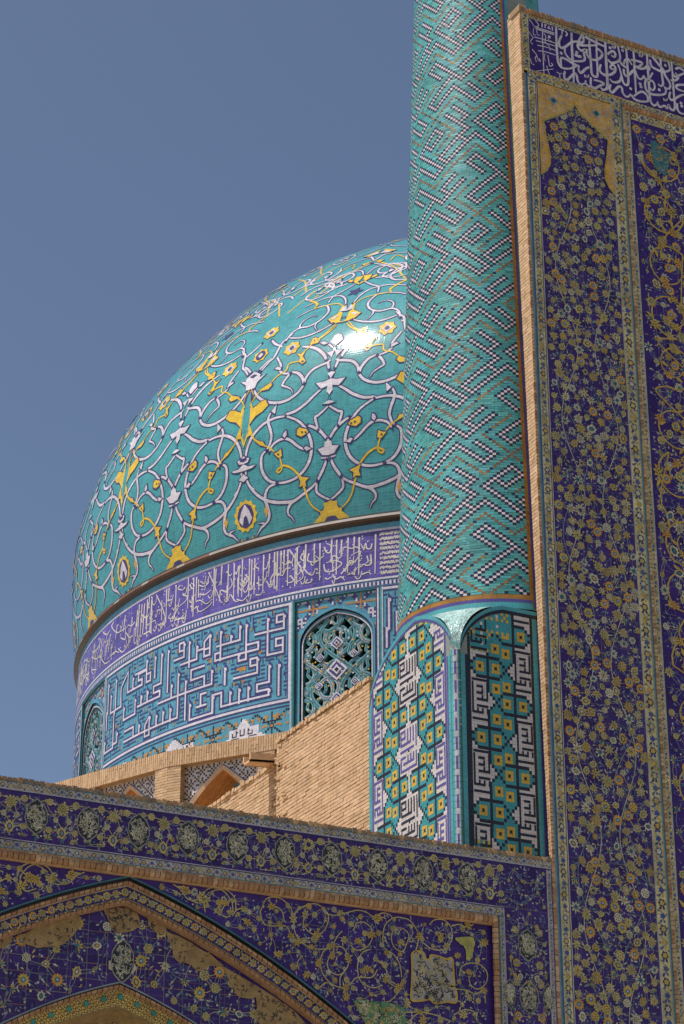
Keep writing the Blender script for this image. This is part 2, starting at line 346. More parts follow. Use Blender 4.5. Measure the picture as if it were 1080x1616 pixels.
KUF='''-14681,2276 -14685,2240 -15083,2242
-14681,2276 -14781,2275 -14777,2260 -14692,2259
-14895,2276 -14906,2180 -14693,2180 -14695,2216 -14789,2216 -14784,2198 -14697,2197
-15193,2274 -15211,2182 -15305,2185 -15311,2204
-15213,2221 -15025,2219 -15033,2202 -15660,2203 -15673,2221 -15587,2220
-15585,2276 -15584,2197
-15293,2275 -15297,2237 -15651,2237
-15424,2257 -15428,2239
-15034,2180 -15043,2141 -15384,2143
-15034,2180 -15139,2181 -15134,2162 -15045,2162
-15507,2177 -15507,2131
-14868,2155 -14877,2114 -15040,2113 -15036,2094 -14876,2095
-14876,2095 -14878,2077 -15561,2080 -15550,2117 -15702,2114 -15688,2069 -15877,2069
-15419,2112 -15428,2076
-15290,2113 -15292,2074
-15151,2112 -15166,2074
-14734,2152 -14753,2072
-16184,2278 -16192,2240 -16376,2243
-16184,2278 -16271,2279 -16272,2260 -16193,2258
-16084,2277 -16109,2207
-16252,2226 -15969,2222 -15965,2258
-15968,2243 -15849,2242
-15747,2276 -15760,2224 -15846,2225 -15844,2261 -15747,2276
-15849,2242 -15756,2240
-15827,2198 -16054,2197 -16053,2171 -15830,2170 -15833,2146
-15712,2181 -15713,2145 -16655,2144
-16399,2181 -16402,2145
-16466,2276 -16489,2163
-16593,2275 -16616,2194 -16749,2195 -16753,2178 -16621,2178 -16625,2162 -17101,2164
-16726,2275 -16746,2216
-16902,2277 -16922,2218 -16828,2216 -16824,2236 -16913,2238
-16913,2252 -17172,2254
-16999,2187 -17025,2164
-16877,2193 -16890,2162
-15507,2177 -15514,2132
-15787,2127 -15884,2127 -15882,2099
-15783,2098 -15961,2096
-16136,2177 -16148,2073
-16276,2203 -16279,2088 -16782,2089
-16062,2112 -16063,2071 -15691,2069 -15682,2113
-16666,2117 -16681,2086
-16540,2118 -16554,2085
-16403,2119 -16413,2083
-17640,2273 -17684,2187
-17779,2239 -17815,2193 -17500,2190 -17512,2217 -17532,2241 -17337,2273 -17354,2217 -17012,2215 -17003,2231 -17086,2234 -17092,2251 -16905,2250
-17216,2249 -17223,2218
-17141,2187 -17155,2150 -17428,2149 -17418,2182
-17012,2189 -17020,2160
-16871,2191 -16887,2160
-17866,2274 -17909,2194
-17913,2201 -17918,2149
-17678,2189 -17710,2091 -17954,2092 -17932,2122
-17587,2126 -17585,2098 -17714,2099
-17392,2116 -17169,2115 -17170,2090
-17401,2088 -17169,2088 -16810,2089 -16551,2086 -16283,2089
-16819,2122 -16813,2072 -16909,2073 -16907,2103 -16819,2122
-17038,2113 -17039,2090
-16670,2117 -16685,2087
-16537,2119 -16550,2086
-16400,2118 -16414,2086'''
KOR='''-14860,2291 -14788,2288 -14848,2284
-15153,2261 -15103,2259 -15140,2252
-15525,2264 -15464,2263 -15510,2250
-15683,2268 -15640,2259 -15680,2249
-15335,2168 -15194,2167 -15206,2156 -15321,2159
-15816,2216 -15731,2213 -15728,2199
-15035,2192 -14974,2199 -14979,2188
-15395,2131 -15344,2132 -15356,2122
-15273,2131 -15216,2132 -15227,2120
-15816,2216 -15731,2213 -15735,2198
-16849,2290 -16803,2292 -16808,2276
-16869,2261 -16819,2251 -16845,2245
-16836,2290 -16803,2290 -16807,2276 -16840,2278
-16858,2257 -16818,2256 -16823,2247 -16856,2249
-17649,2148 -17585,2146 -17624,2139
-16000,2115 -15949,2112 -15986,2107'''
THU='''18;-14072,2449 -14079,2385
18;-14010,2443 -14017,2352
18;-13949,2441 -13957,2399
18;-13870,2445 -13878,2352
18;-13793,2444 -13801,2401
18;-13733,2440 -13742,2343
18;-14220,2442 -14225,2345
18;-14291,2444 -14297,2393
18;-14402,2447 -14408,2385
18;-14515,2444 -14519,2347
18;-14539,2429 -14543,2342
18;-14638,2443 -14641,2348
18;-14688,2444 -14693,2384
18;-14730,2444 -14734,2383
18;-14780,2445 -14782,2341
18;-14819,2445 -14821,2349
18;-13537,2442 -13548,2340
15;-13598,2391 -13591,2368 -13643,2364 -13679,2368 -13717,2363 -13761,2361 -13806,2350 -13881,2347
15;-13642,2389 -13628,2374 -13657,2370
15;-13957,2352 -13896,2365 -13836,2376 -13776,2381 -13716,2401 -13761,2402 -13836,2395
15;-13723,2409 -13775,2416 -13835,2414 -13896,2420 -13957,2416 -13979,2407
15;-14165,2430 -14141,2416 -14095,2413 -14082,2430 -14141,2438
15;-14361,2421 -14377,2403 -14297,2396 -14231,2400 -14282,2412
15;-14172,2385 -14153,2368 -14094,2363 -14002,2369 -13949,2380 -14048,2390 -14141,2387
15;-14440,2389 -14376,2370 -14312,2363 -14278,2379
15;-14622,2442 -14522,2409 -14440,2373 -14455,2358 -14552,2352
15;-14603,2393 -14668,2393 -14709,2378 -14785,2388 -14852,2385
15;-14602,2373 -14560,2359 -14617,2355 -14667,2363
15;-14819,2390 -14869,2376 -14859,2359
15;-13582,2419 -13597,2407 -13642,2408 -13656,2422 -13686,2410 -13716,2423
15;-13866,2377 -13836,2383 -13806,2375 -13836,2370
15;-14063,2355 -14017,2341 -13957,2345 -13911,2334
15;-14442,2425 -14473,2413 -14425,2403
15;-14094,2390 -14048,2403 -13987,2394 -13941,2399
15;-14375,2354 -14407,2346 -14343,2345 -14312,2352
15;-14156,2349 -14125,2345 -14063,2349
15;-13702,2343 -13628,2346 -13592,2340
15;-14636,2407 -14587,2407 -14570,2395
15;-14172,2407 -14211,2402 -14226,2390
17;-16852,2444 -16844,2347
17;-16551,2446 -16547,2353
17;-16505,2446 -16515,2408
17;-16371,2444 -16371,2368
17;-16148,2455 -16148,2367
17;-16053,2443 -16050,2339
17;-16003,2443 -16008,2380
17;-15712,2451 -15711,2348
17;-15683,2446 -15691,2403
17;-15590,2449 -15598,2397
17;-15489,2448 -15492,2351
17;-15399,2443 -15402,2346
17;-15277,2449 -15280,2349
17;-15173,2445 -15177,2344
17;-15139,2441 -15144,2361
17;-15096,2442 -15101,2347
17;-14971,2445 -14977,2347
17;-14889,2444 -14898,2389
17;-15500,2392 -15509,2349
17;-15327,2433 -15332,2352
17;-15609,2385 -15620,2355
17;-16954,2444 -16944,2341
17;-16906,2454 -16915,2416
14;-16765,2444 -16620,2396 -16553,2357 -16633,2353
14;-15806,2444 -15705,2403 -15605,2357 -15567,2349
14;-15591,2384 -15517,2377 -15428,2388 -15449,2408
14;-16383,2349 -16274,2349 -16188,2341
14;-16345,2375 -16385,2359 -16295,2347 -16191,2357
14;-16011,2377 -15931,2376 -15831,2361 -15737,2368
14;-16028,2359 -15989,2363 -15966,2350 -15907,2346 -15792,2352 -15736,2361
14;-16293,2439 -16335,2432 -16247,2423 -16206,2430
14;-16123,2431 -16079,2416 -16040,2423 -16103,2433
14;-16245,2410 -16158,2399 -16198,2389 -16303,2382
14;-15958,2418 -15878,2410 -15802,2415 -15822,2426
14;-15954,2393 -15855,2387 -15760,2394
14;-15353,2347 -15265,2339 -15181,2350
14;-15238,2406 -15185,2394 -15218,2383 -15271,2392
14;-15065,2376 -14998,2366 -14933,2382
14;-15079,2345 -15012,2342 -14964,2352
14;-15035,2411 -15086,2420 -15053,2428
14;-16705,2357 -16587,2356 -16560,2342
14;-16740,2398 -16668,2396 -16689,2385
14;-16454,2373 -16497,2363 -16406,2357
14;-15443,2364 -15370,2342 -15317,2342
14;-16532,2413 -16441,2410 -16421,2422
14;-15505,2430 -15467,2415 -15432,2419
14;-16933,2372 -16783,2375 -16755,2364
14;-14933,2375 -14883,2361 -14851,2372
20;-17073,2439 -17094,2351
20;-17013,2437 -17034,2354
20;-17135,2441 -17156,2353
20;-16857,2436 -16879,2353
20;-17914,2416 -17959,2370
20;-17996,2407 -18044,2364
20;-17173,2429 -17202,2365
20;-17487,2439 -17526,2393
20;-17704,2428 -17749,2389
20;-18262,2432 -18322,2397
20;-18516,2431 -18579,2386
20;-17299,2420 -17337,2379
20;-16933,2434 -16964,2383
17;-17822,2444 -17872,2433 -17699,2405 -17500,2401
17;-17653,2358 -17523,2339 -17388,2349 -17347,2361
17;-17231,2401 -17317,2397 -17410,2406
17;-17448,2387 -17349,2366 -17262,2367
17;-18196,2368 -18057,2345 -17881,2340
17;-18291,2414 -18432,2410 -18595,2417
17;-18727,2367 -18930,2373 -18709,2346
17;-17887,2353 -17727,2354 -17621,2344
17;-18174,2440 -18041,2425 -17925,2427
17;-18627,2405 -18413,2384 -18270,2381
17;-17068,2409 -16964,2395 -16889,2402
17;-17010,2352 -16894,2352 -16834,2343
17;-19034,2416 -19222,2410 -19051,2379
17;-18392,2353 -18595,2365 -18500,2346
17;-19387,2412 -19452,2397 -19093,2362
17;-17589,2383 -17488,2371 -17443,2375
17;-19108,2427 -18926,2420 -18756,2400'''
INS='''100;808,28576 800,28205 804,27927 822,27759 894,27674 1047,27698 1231,27812
100;1266,27832 1122,27856 1006,27896 904,27898 876,27846 887,27710
100;923,28421 862,28269 865,28156 923,28132 1020,28207 1128,28321 1250,28388 1397,28415
100;1151,28563 1143,28282 1145,27968 1157,27693 1142,27394
100;1303,28414 1350,28509 1400,28582 1416,28451 1353,28383 1282,28328 1294,28244 1361,28213 1441,28257 1410,28159 1426,28077 1398,27994 1262,27936 1125,27918 1034,27967 979,28054 987,28144
100;1298,28325 1420,28352 1726,28456
110;1447,28559 1584,28533 1754,28501 1935,28480
100;1548,28504 1546,28309 1557,28031 1561,27770 1609,27707 1678,27720 1701,27833 1699,28112 1704,28360 1717,28604
100;1704,28369 1764,28362 1829,28296 1789,28194 1681,28103 1560,28085 1494,28134 1473,28215 1489,28290
100;1516,27887 1427,27814 1354,27721 1301,27690 1270,27747 1279,27854
100;1915,28589 1911,28357 1905,28109 1909,27864 1903,27600 1872,27503 1801,27460 1751,27491
100;1538,27658 1529,27481 1561,27440 1629,27444 1736,27530 1829,27603 1725,27631 1601,27617
100;962,27613 937,27519 950,27436 1000,27426 1090,27533 1179,27631 1220,27591 1240,27476 1305,27428 1392,27473 1422,27552
100;1418,27481 1475,27430 1542,27468
100;1784,28034 1749,27918 1779,27840 1873,27826 1978,27860
60;857,28549 900,28551 985,28551
60;942,28533 929,28441
60;1010,28547 1051,28498 1017,28434
50;1399,27680 1408,27626 1444,27663 1451,27634 1484,27662 1489,27704
45;353,28416 555,28419 758,28416
50;343,28383 554,28383 753,28379
40;494,28367 488,27928 488,27409
30;262,27385 465,27474 704,27579
50;494,28560 493,28463
40;541,28549 581,28545 582,28572
50;561,28547 557,28467
50;654,28543 626,28489 685,28492
50;722,28557 721,28463
40;207,28552 264,28500 304,28444 354,28425 415,28481 376,28555 342,28562
30;302,28390 288,28246 346,28230
30;368,28360 380,28259 431,28258
40;293,28178 462,28190 765,28193
40;341,28106 543,28120 771,28125
40;370,28012 573,28034 771,28021
40;382,27894 568,27920 770,27916
35;519,28349 566,28268 544,28156 625,28078 655,27983
30;617,28285 631,28219 698,28206
30;196,28268 244,28196 276,28154 221,28050 269,27996
35;248,27885 296,27831 344,27777 308,27696 338,27620
35;344,27777 374,27683 423,27665 392,27724
40;591,27857 610,27725 623,27625 691,27665 660,27706
30;206,27663 219,27564 284,27533
30;532,27873 511,27762 542,27703
35;555,27603 584,27509 613,27415
40;770,27534 836,27521 888,27537
40;836,27521 840,27418
40;664,27414 696,27390 731,27418
100;1909,28589 1911,28306 1914,28042 1916,27780 1913,27570 1874,27488 1769,27441
100;1946,28317 2020,28394 2092,28435 2132,28378 2102,28306 2030,28323
100;1949,28203 2006,28151 2094,28171 2203,28250 2239,28342 2224,28461 2196,28594
100;2229,28250 2269,28192 2336,28157 2414,28142
100;2388,28585 2395,28410 2397,28163 2399,27899 2382,27771 2328,27736 2278,27773 2251,27887 2217,28052 2177,28162
100;1799,27827 1866,27808 1990,27865 2090,27959 2113,28054 2073,28111 2010,28074 2002,28015 2076,28007
100;2234,27899 2211,27804 2138,27737 2033,27712 1967,27761
90;2313,28206 2345,28305 2418,28364 2467,28309 2502,28250
100;2555,28605 2560,28392 2556,28196 2556,27914 2556,27624
100;2485,28368 2612,28383 2743,28372 2657,28264 2560,28247
100;2559,28241 2689,28225 2798,28274 2873,28355 2915,28311 2887,28246
100;2307,28098 2309,27993 2358,27948 2432,28015 2507,28110 2563,28154 2592,28066 2640,27990 2710,27995 2772,28098
100;2767,28069 2816,28014 2872,28014
100;2873,28619 2868,28403 2869,28155 2871,27908 2873,27680 2890,27527 2955,27460 3029,27518 3054,27579
100;3047,27533 3096,27469 3210,27543
100;3206,27547 3255,27492 3305,27578 3336,27508 3405,27495 3448,27596 3444,27912 3446,28197 3446,28447 3437,28623
100;2937,28514 2940,28426 2979,28359 3083,28330 3207,28325 3334,28375 3393,28447 3361,28625
110;2987,28611 3062,28537 3145,28457 3228,28377 3272,28248 3337,28162 3375,28068 3341,27969 3226,27953
100;3183,28621 3185,28398 3197,28189 3204,28031 3147,27969 3087,27994
90;2979,28226 2909,28097 2849,27981 2940,28027 2993,27982 3000,27878 2943,27807 2864,27879
100;2797,27991 2780,27862 2817,27750 2919,27712 3079,27741 3224,27808 3263,27908 3233,27987
100;1981,27644 1953,27513 2001,27458 2075,27534 2167,27647 2236,27637 2247,27536 2312,27469 2383,27491 2436,27560
100;2447,27546 2503,27476 2606,27456 2747,27483 2855,27538
100;2829,27535 2810,27643 2709,27698 2600,27633 2503,27529
45;2073,28562 2079,28511 2107,28547 2114,28513 2141,28540 2149,28587
45;2691,28577 2690,28515 2724,28549 2729,28518 2762,28544 2774,28596
45;3197,27711 3199,27650 3233,27684 3240,27658 3272,27682 3281,27729
100;3520,28488 3631,28542 3770,28479
100;3441,28373 3507,28302 3619,28373 3770,28488
100;3748,28186 3566,28128 3508,28065 3558,28019 3735,28013
100;3364,27905 3328,27770 3395,27720 3527,27832 3639,27917 3730,27946
100;3507,27685 3506,27544 3572,27476 3697,27488
90;3392,28180 3501,28214 3582,28312 3514,28397'''
INSD='892,27999 1246,28132 1226,28064 1277,28054 1320,28063 643,28293 2438,27683 2666,27861 2680,27804 3289,28494 3105,27867 2302,28602 2306,28523 2017,28491 3598,27713 3611,27647'
VIN='''-5068,10727 -4965,10935 -4795,10976 -4667,10933 -4558,10828 -4525,10675
-4934,10959 -4879,10848 -4772,10821 -4697,10752 -4695,10635 -4769,10548
-5068,10727 -5023,10576 -4917,10530 -4747,10550 -4620,10546 -4565,10435 -4468,10349
-4514,10656 -4472,10799 -4323,10906 -4150,10957 -3998,10886 -3932,10765 -3997,10580 -4126,10476 -4277,10527 -4353,10636 -4322,10837
-4514,10656 -4491,10483 -4383,10339 -4189,10273 -3996,10286 -3866,10359 -3845,10283 -3888,10180
-3866,10359 -3780,10507 -3704,10595
-3998,10837 -3845,10815 -3671,10866 -3451,10943 -3275,10924 -3143,10840
-3518,10616 -3452,10743 -3320,10769 -3210,10692 -3189,10556 -3277,10407 -3453,10328 -3562,10394
-3866,10339 -3996,10266 -4070,10102 -4037,9930 -3908,9789 -3714,9733 -3563,9807 -3454,9916 -3214,9942 -3104,10072
-3845,10342 -3693,10340 -3595,10194 -3628,10034 -3758,9922 -3909,9964 -3952,10076 -3909,10198
-3736,9730 -3736,9885 -3671,9970
-3432,9938 -3443,10113 -3366,10298 -3212,10375
-3432,9918 -3346,9830 -3171,9790 -3018,9846
-4422,9927 -4444,10041 -4360,10147
-4079,9694 -3973,9783 -3844,9738
-3118,10903 -2984,10959 -2851,10905 -2964,10781 -3009,10616 -2989,10420 -2835,10338 -2725,10192 -2694,9998
-2851,10895 -2717,10921 -2538,10892 -2427,10764 -2384,10669
-2830,10737 -2674,10755 -2563,10668 -2610,10503 -2678,10396 -2811,10440 -2865,10573 -2830,10737
-2384,10629 -2431,10483 -2455,10401
-2200,10872 -2108,10954 -1948,10973 -1824,10876 -1806,10696 -1911,10543 -2048,10487 -2206,10509 -2318,10576
-1813,10897 -1674,10934 -1537,10910 -1421,10964
-3167,10222 -3035,10177 -2948,10049 -2971,9929 -2730,9818 -2707,9820
-2927,9934 -2839,9904 -2730,9818 -2841,9669 -2952,9599 -3171,9557
-1694,10126 -1645,10272 -1506,10347 -1323,10347 -1199,10240 -1216,10078 -1356,9963 -1492,10008 -1523,10145
-1744,9922 -1562,9921 -1404,9878 -1265,9953 -1237,9756
-2645,9475 -2380,9502 -2135,9487 -1845,9418
-1798,9521 -1615,9619 -1435,9597 -1393,9463
-2604,9304 -2491,9432 -2380,9482 -2293,9393
-8815,10808 -8699,10943 -8543,10998 -8398,10948 -8338,10818 -8383,10675
-8815,10808 -8824,10670 -8731,10580 -8576,10633
-8694,10858 -8601,10767 -8613,10680
-9121,10666 -9020,10730 -8897,10712 -8820,10602
-8321,10837 -8210,10765 -8086,10781 -7985,10897 -7862,10965
-8145,10877 -8041,10942 -7933,10939
-5923,10893 -5792,10962 -5622,10984 -5486,10876 -5463,10702
-5921,10822 -5975,10727 -5953,10607
-5524,10871 -5636,10769 -5709,10637
-6182,10755 -6050,10736 -5920,10787
-6412,10937 -6299,10916 -6204,10858'''
KNO='-4748,10570 -4525,10694 -4126,10496 -4322,10778 -4879,10828 -4554,10417 -4447,10351 -3866,10349 -3866,10202 -3431,10468 -3210,10593 -4742,10123 -4294,9864 -3650,9740 -3628,9606 -3279,10072 -4102,10059 -3736,10868 -4211,10290 -3120,10863 -3606,10192 -2830,10737 -2677,10535 -2384,10669 -1999,10694 -1911,10563 -1514,10933 -1243,10700 -1510,10206 -1265,9953 -1520,9806 -2729,9857 -2971,9929 -2599,9616 -2380,9502 -1640,9537 -2337,9389 -2945,10346 -1709,10445 -3074,10868 -8601,10767 -8321,10837 -8788,10658 -8057,10906 -9078,10536 -9003,10733 -5939,10802 -5636,10787 -6280,10901 -6015,10811'
# ================================================================ dome
AZ = -140.6
RHO = [12286, 12280, 12279, 12283, 12289, 12295, 12299, 12296, 12284, 12262, 12229, 12185, 12132, 12070, 11999, 11920, 11836, 11751, 11667, 11588, 11516, 11455, 11402, 11356, 11314, 11274, 11234, 11191, 11144, 11093, 11039, 10983, 10925, 10867, 10810, 10753, 10699, 10646, 10595, 10545, 10495, 10446, 10397, 10347, 10297, 10246, 10195, 10143, 10091, 10038, 9986, 9933]
def rho(p):
    t = (p + 12) / 2; i = max(0, min(len(RHO) - 2, int(math.floor(t)))); f = t - i
    return (RHO[i] * (1 - f) + RHO[i + 1] * f) / 1000
class DomeS:
    def __call__(s, u, v, h):
        a = R(u); p = R(v); r = rho(v) + h
        return (DX + r * math.cos(p) * math.cos(a), DY + r * math.cos(p) * math.sin(a), 27.2 + r * math.sin(p))
    def uv(s, u, v): return (R(u) * 12.0, R(v) * 11.5)
    def scale(s, u, v): return (R(1) * rho(v) * max(0.08, math.cos(R(v))), R(1) * rho(v))
DS = DomeS()
dome = thing('dome', 'turquoise onion dome covered in white and yellow arabesque scrolls', 'dome', (DX, DY, 24.9))
P = Part()
NU, NV = 320, 104
rows = [-10.6 + (100.6) * j / NV for j in range(NV + 1)]
base = len(P.v)
for j, v in enumerate(rows):
    for i in range(NU): P.v.append(DS(i * 360 / NU, v, 0))
mi = P.mi('dome_turquoise')
for j in range(NV):
    for i in range(NU):
        a = j * NU + i; b = j * NU + (i + 1) % NU
        P.f.append((a, b, b + NU, a + NU)); P.m.append(mi)
        P.uv.extend([DS.uv(i * 360 / NU, rows[j]), DS.uv((i + 1) * 360 / NU, rows[j]), DS.uv((i + 1) * 360 / NU, rows[j + 1]), DS.uv(i * 360 / NU, rows[j + 1])])
nshell = len(P.f)
def mir(pts, sg, k): return [(AZ + 22.5 * k + sg * u, v) for u, v in pts]
def stretch(pts, cx, cy, f): return [(cx + (u - cx) * f, cy + (v - cy) * f) for u, v in pts]
def outline(pts, d):
    """grow a small polygon about its middle by d degrees"""
    cx = sum(p[0] for p in pts) / len(pts); cy = sum(p[1] for p in pts) / len(pts); o = []
    for u, v in pts:
        l = math.hypot(u - cx, v - cy) or 1; o.append((u + (u - cx) / l * d, v + (v - cy) / l * d))
    return o
def star(cx, cy, ru, rv, n, inner, ph=0):
    return [(cx + ru * (1 if i % 2 == 0 else inner) * math.cos(ph + math.pi * i / n), cy + rv * (1 if i % 2 == 0 else inner) * math.sin(ph + math.pi * i / n)) for i in range(2 * n)]
H1, H2, H3, H4 = 0.004, 0.010, 0.008, 0.016
for kind, wmm, tp, data in DOME:
    pts0 = ints(data, 100); wd = max(wmm / 1000, 0.04)
    if kind in 'CYN':
        pts0 = [((-.03 if u < .27 else u), v) for u, v in pts0]
        pts0 = [((11.28 if u > 10.76 else u), v) for u, v in pts0]
    if kind == 'Y' and max(u for u, v in pts0) > 11.2 and min(u for u, v in pts0) < 9.5:       # lily on the middle axis
        f_ = 1 / (R(1) * 12.2); pts0 = [(11.28 if x == 0 else 11.25 - x * f_, 5.0 + y * f_) for x, y in ((0, .92), (.15, .62), (.12, .36), (.2, .16), (.42, .3), (.56, .33), (.66, .12), (.5, -.02), (.3, -.1), (.14, -.3), (.22, -.48), (.26, -.6), (.1, -.64), (0, -.92))]
    for k in range(16):
        for sg in (1, -1):
            pts = mir(pts0, sg, k)
            if kind in 'WV':
                c = curve(pts, 4); n = len(c)
                ws = [wd * (.72 + .42 * math.sin(math.pi * min(1, max(0, (i + .6) / n)))) for i in range(n)] if not tp else [wd * (1.1 - 0.95 * i / (n - 1)) for i in range(n)]
                if kind == 'W':
                    P.ribbon(DS, c, [x + 0.06 for x in ws], 'dome_navy', H1); P.ribbon(DS, c, ws, 'dome_white', H3)
                    if not tp and n > 4:
                        fu_, fv_ = DS.scale(*c[0]); P.poly(DS, [(c[0][0] + a_ * .055 / fu_, c[0][1] + b_ * .055 / fv_) for a_, b_ in ((1, 0), (.35, .35), (0, 1.2), (-.35, .35), (-1, 0), (-.35, -.35), (0, -1.2), (.35, -.35))], 'dome_navy', H4)
                else:
                    P.ribbon(DS, c, [x + 0.015 for x in ws], 'dome_navy', H1); P.ribbon(DS, c, ws, 'dome_yellow', H2)
            elif kind in 'BC':
                P.poly(DS, outline(pts, 0.22), 'dome_navy', H2); P.poly(DS, pts, 'dome_white', H4)
            elif kind == 'Y':
                P.poly(DS, outline(pts, 0.2), 'dome_navy', H2); P.poly(DS, pts, 'dome_yellow', H2 + .004)
            elif kind == 'N':
                P.poly(DS, pts, 'dome_navy', H4 + 0.005)
            elif sg == 1 or kind == 'O3':
                u, v = pts[0]; off = R(1) * rho(v) * math.cos(R(v)); fu = 1 / off; fv = 1 / (R(1) * rho(v))
                if kind in ('O', 'O2', 'O2m', 'O3'): fu *= .74; fv *= .74
                if kind == 'P':
                    u = AZ + 22.5 * k + 11.25
                    P.poly(DS, star(u, v, .36 * fu, .43 * fv, 13, .86), 'dome_yellow', H2)
                    P.poly(DS, star(u, v, .25 * fu, .32 * fv, 8, .95), 'dome_navy', H2 + .003)
                    P.poly(DS, [(u, v + .3 * fv), (u + .12 * fu, v + .12 * fv), (u + .2 * fu, v - .1 * fv), (u + .1 * fu, v - .24 * fv), (u + .05 * fu, v - .05 * fv), (u, v + .02 * fv), (u - .05 * fu, v - .05 * fv), (u - .1 * fu, v - .24 * fv), (u - .2 * fu, v - .1 * fv), (u - .12 * fu, v + .12 * fv)], 'dome_white', H4)
                    for q in (-1, 1):
                        P.poly(DS, star(u + q * .17 * fu, v - .68 * fv, .09 * fu, .14 * fv, 4, .6), 'dome_amber', H2)
                        P.poly(DS, star(u + q * .62 * fu, v - .02 * fv, .07 * fu, .17 * fv, 4, .6), 'dome_amber', H2)
                        P.ribbon(DS, curve([(u, v - .55 * fv), (u + q * .1 * fu, v - .72 * fv), (u + q * .22 * fu, v - .55 * fv)], 4), .05, 'dome_navy', H3)
                        P.ribbon(DS, [(u + q * .3 * fu, v + .6 * fv), (u + q * .2 * fu, v + .7 * fv)], .06, 'dome_white', H3)
                elif kind in ('O', 'O2', 'O2m'):
                    if kind != 'O2': u = AZ + 22.5 * k + 11.25
                    for uu in ((u,) if kind != 'O2' else (u, 2 * (AZ + 22.5 * k) - u)):
                        P.poly(DS, star(uu, v, .36 * fu, .40 * fv, 7, .78), 'dome_navy', H1)
                        P.poly(DS, star(uu, v, .33 * fu, .37 * fv, 7, .78), 'dome_yellow', H2)
                        P.poly(DS, star(uu, v, .22 * fu, .27 * fv, 4, .55 if kind != 'O' else .9), 'dome_navy' if kind == 'O' else 'dome_white', H2 + .004)
                        P.poly(DS, star(uu, v, .1 * fu, .13 * fv, 4, .8), 'dome_white' if kind == 'O' else 'dome_navy', H4)
                elif kind == 'O3':
                    u = AZ + 22.5 * k
                    P.poly(DS, star(u, v, .34 * fu, .34 * fv, 5, .5), 'dome_navy', H2); P.poly(DS, star(u, v, .16 * fu, .2 * fv, 5, .8), 'dome_yellow', H3)
# spirals and buds that fill the field beside the middle axis
for k in range(16):
    for sg in (1, -1):
        for du, v, s, ph in ((7.2, 27.5, 1.0, .3), (8.8, 33.5, .85, 2.6), (3.6, 30.0, .8, 4.2), (8.2, 39.5, .7, 1.2)):
            fu = 1 / (R(1) * rho(v) * math.cos(R(v))); fv = 1 / (R(1) * rho(v)); u = AZ + 22.5 * k + sg * du
            c = [(u + sg * s * .62 * fu * math.cos(ph + t * .42) * (1 - t * .036), v + s * .62 * fv * math.sin(ph + t * .42) * (1 - t * .036)) for t in range(19)]
            P.ribbon(DS, c, .115, 'dome_navy', H1); P.ribbon(DS, c, .06, 'dome_white', H3)
            e = c[-1]; P.poly(DS, star(e[0], e[1], .13 * fu, .16 * fv, 3, .6, ph), 'dome_navy', H2); P.poly(DS, star(e[0], e[1], .09 * fu, .11 * fv, 3, .6, ph), 'dome_white', H4)
            q = c[6]; P.ribbon(DS, curve([q, (q[0] + sg * .35 * fu, q[1] + .2 * fv), (q[0] + sg * .3 * fu, q[1] + .55 * fv)], 4), .1, 'dome_navy', H1); P.ribbon(DS, curve([q, (q[0] + sg * .35 * fu, q[1] + .2 * fv), (q[0] + sg * .3 * fu, q[1] + .55 * fv)], 4), .05, 'dome_white', H3)
            P.ribbon(DS, curve([(u - sg * .5 * fu, v + .8 * fv), (u + sg * .1 * fu, v + .2 * fv), (u + sg * .6 * fu, v - .8 * fv)], 4), .05, 'dome_yellow', .0055)
# upper tiers: wreaths and medallions repeat, shrinking towards the crown
for k in range(16):
    for v, s in ((46, 0.9), (52, 0.75), (58, 0.6), (64, 0.5), (70, 0.4)):
        fu = 1 / (R(1) * rho(v) * math.cos(R(v))); fv = 1 / (R(1) * rho(v))
        for q in (0, 1):
            u = AZ + 22.5 * k + 11.25 * q
            c = [(u + s * .7 * fu * math.cos(t * .45) * (1 - t * .03), v + q * 3 + s * .7 * fv * math.sin(t * .45) * (1 - t * .03)) for t in range(15)]
            P.ribbon(DS, c, .1, 'dome_navy', H1); P.ribbon(DS, c, .055, 'dome_white', H3)
            P.poly(DS, star(u, v + q * 3, .26 * s * fu, .3 * s * fv, 5, .6), 'dome_yellow', H2)
sh = P.build('shell', dome)
for i in range(nshell): sh.data.polygons[i].use_smooth = True
# cornice under the dome
P = Part()
prof = [(12.02, 24.98, 'rim_black'), (12.10, 24.925, 'rim_black'), (12.115, 24.885, 'cream_stone'), (12.13, 24.815, 'rim_black'), (12.13, 24.785, 'rust_brown'), (12.10, 24.765, 'drum_black'), (12.03, 24.70, 'drum_black'), (12.0, 24.69, 'drum_black')]
for i in range(256):
    a0 = i * 360 / 256; a1 = (i + 1) * 360 / 256
    for j in range(len(prof) - 1):
        q = []
        for a, (r_, z_, m_) in ((a0, prof[j + 1]), (a1, prof[j + 1]), (a1, prof[j]), (a0, prof[j])):
            q.append((DX + r_ * math.cos(R(a)), DY + r_ * math.sin(R(a)), z_))
        mm = prof[j][2]
        if mm == 'cream_stone' and (AZ - 75 < a0 - 360 < AZ - 18): mm = 'rust_brown' if j == 2 and i % 5 else 'cream_stone'
        P.face(q, mm, [(R(a0) * 12, j * .1), (R(a1) * 12, j * .1), (R(a1) * 12, j * .1 + .1), (R(a0) * 12, j * .1 + .1)])
P.build('cornice', dome)

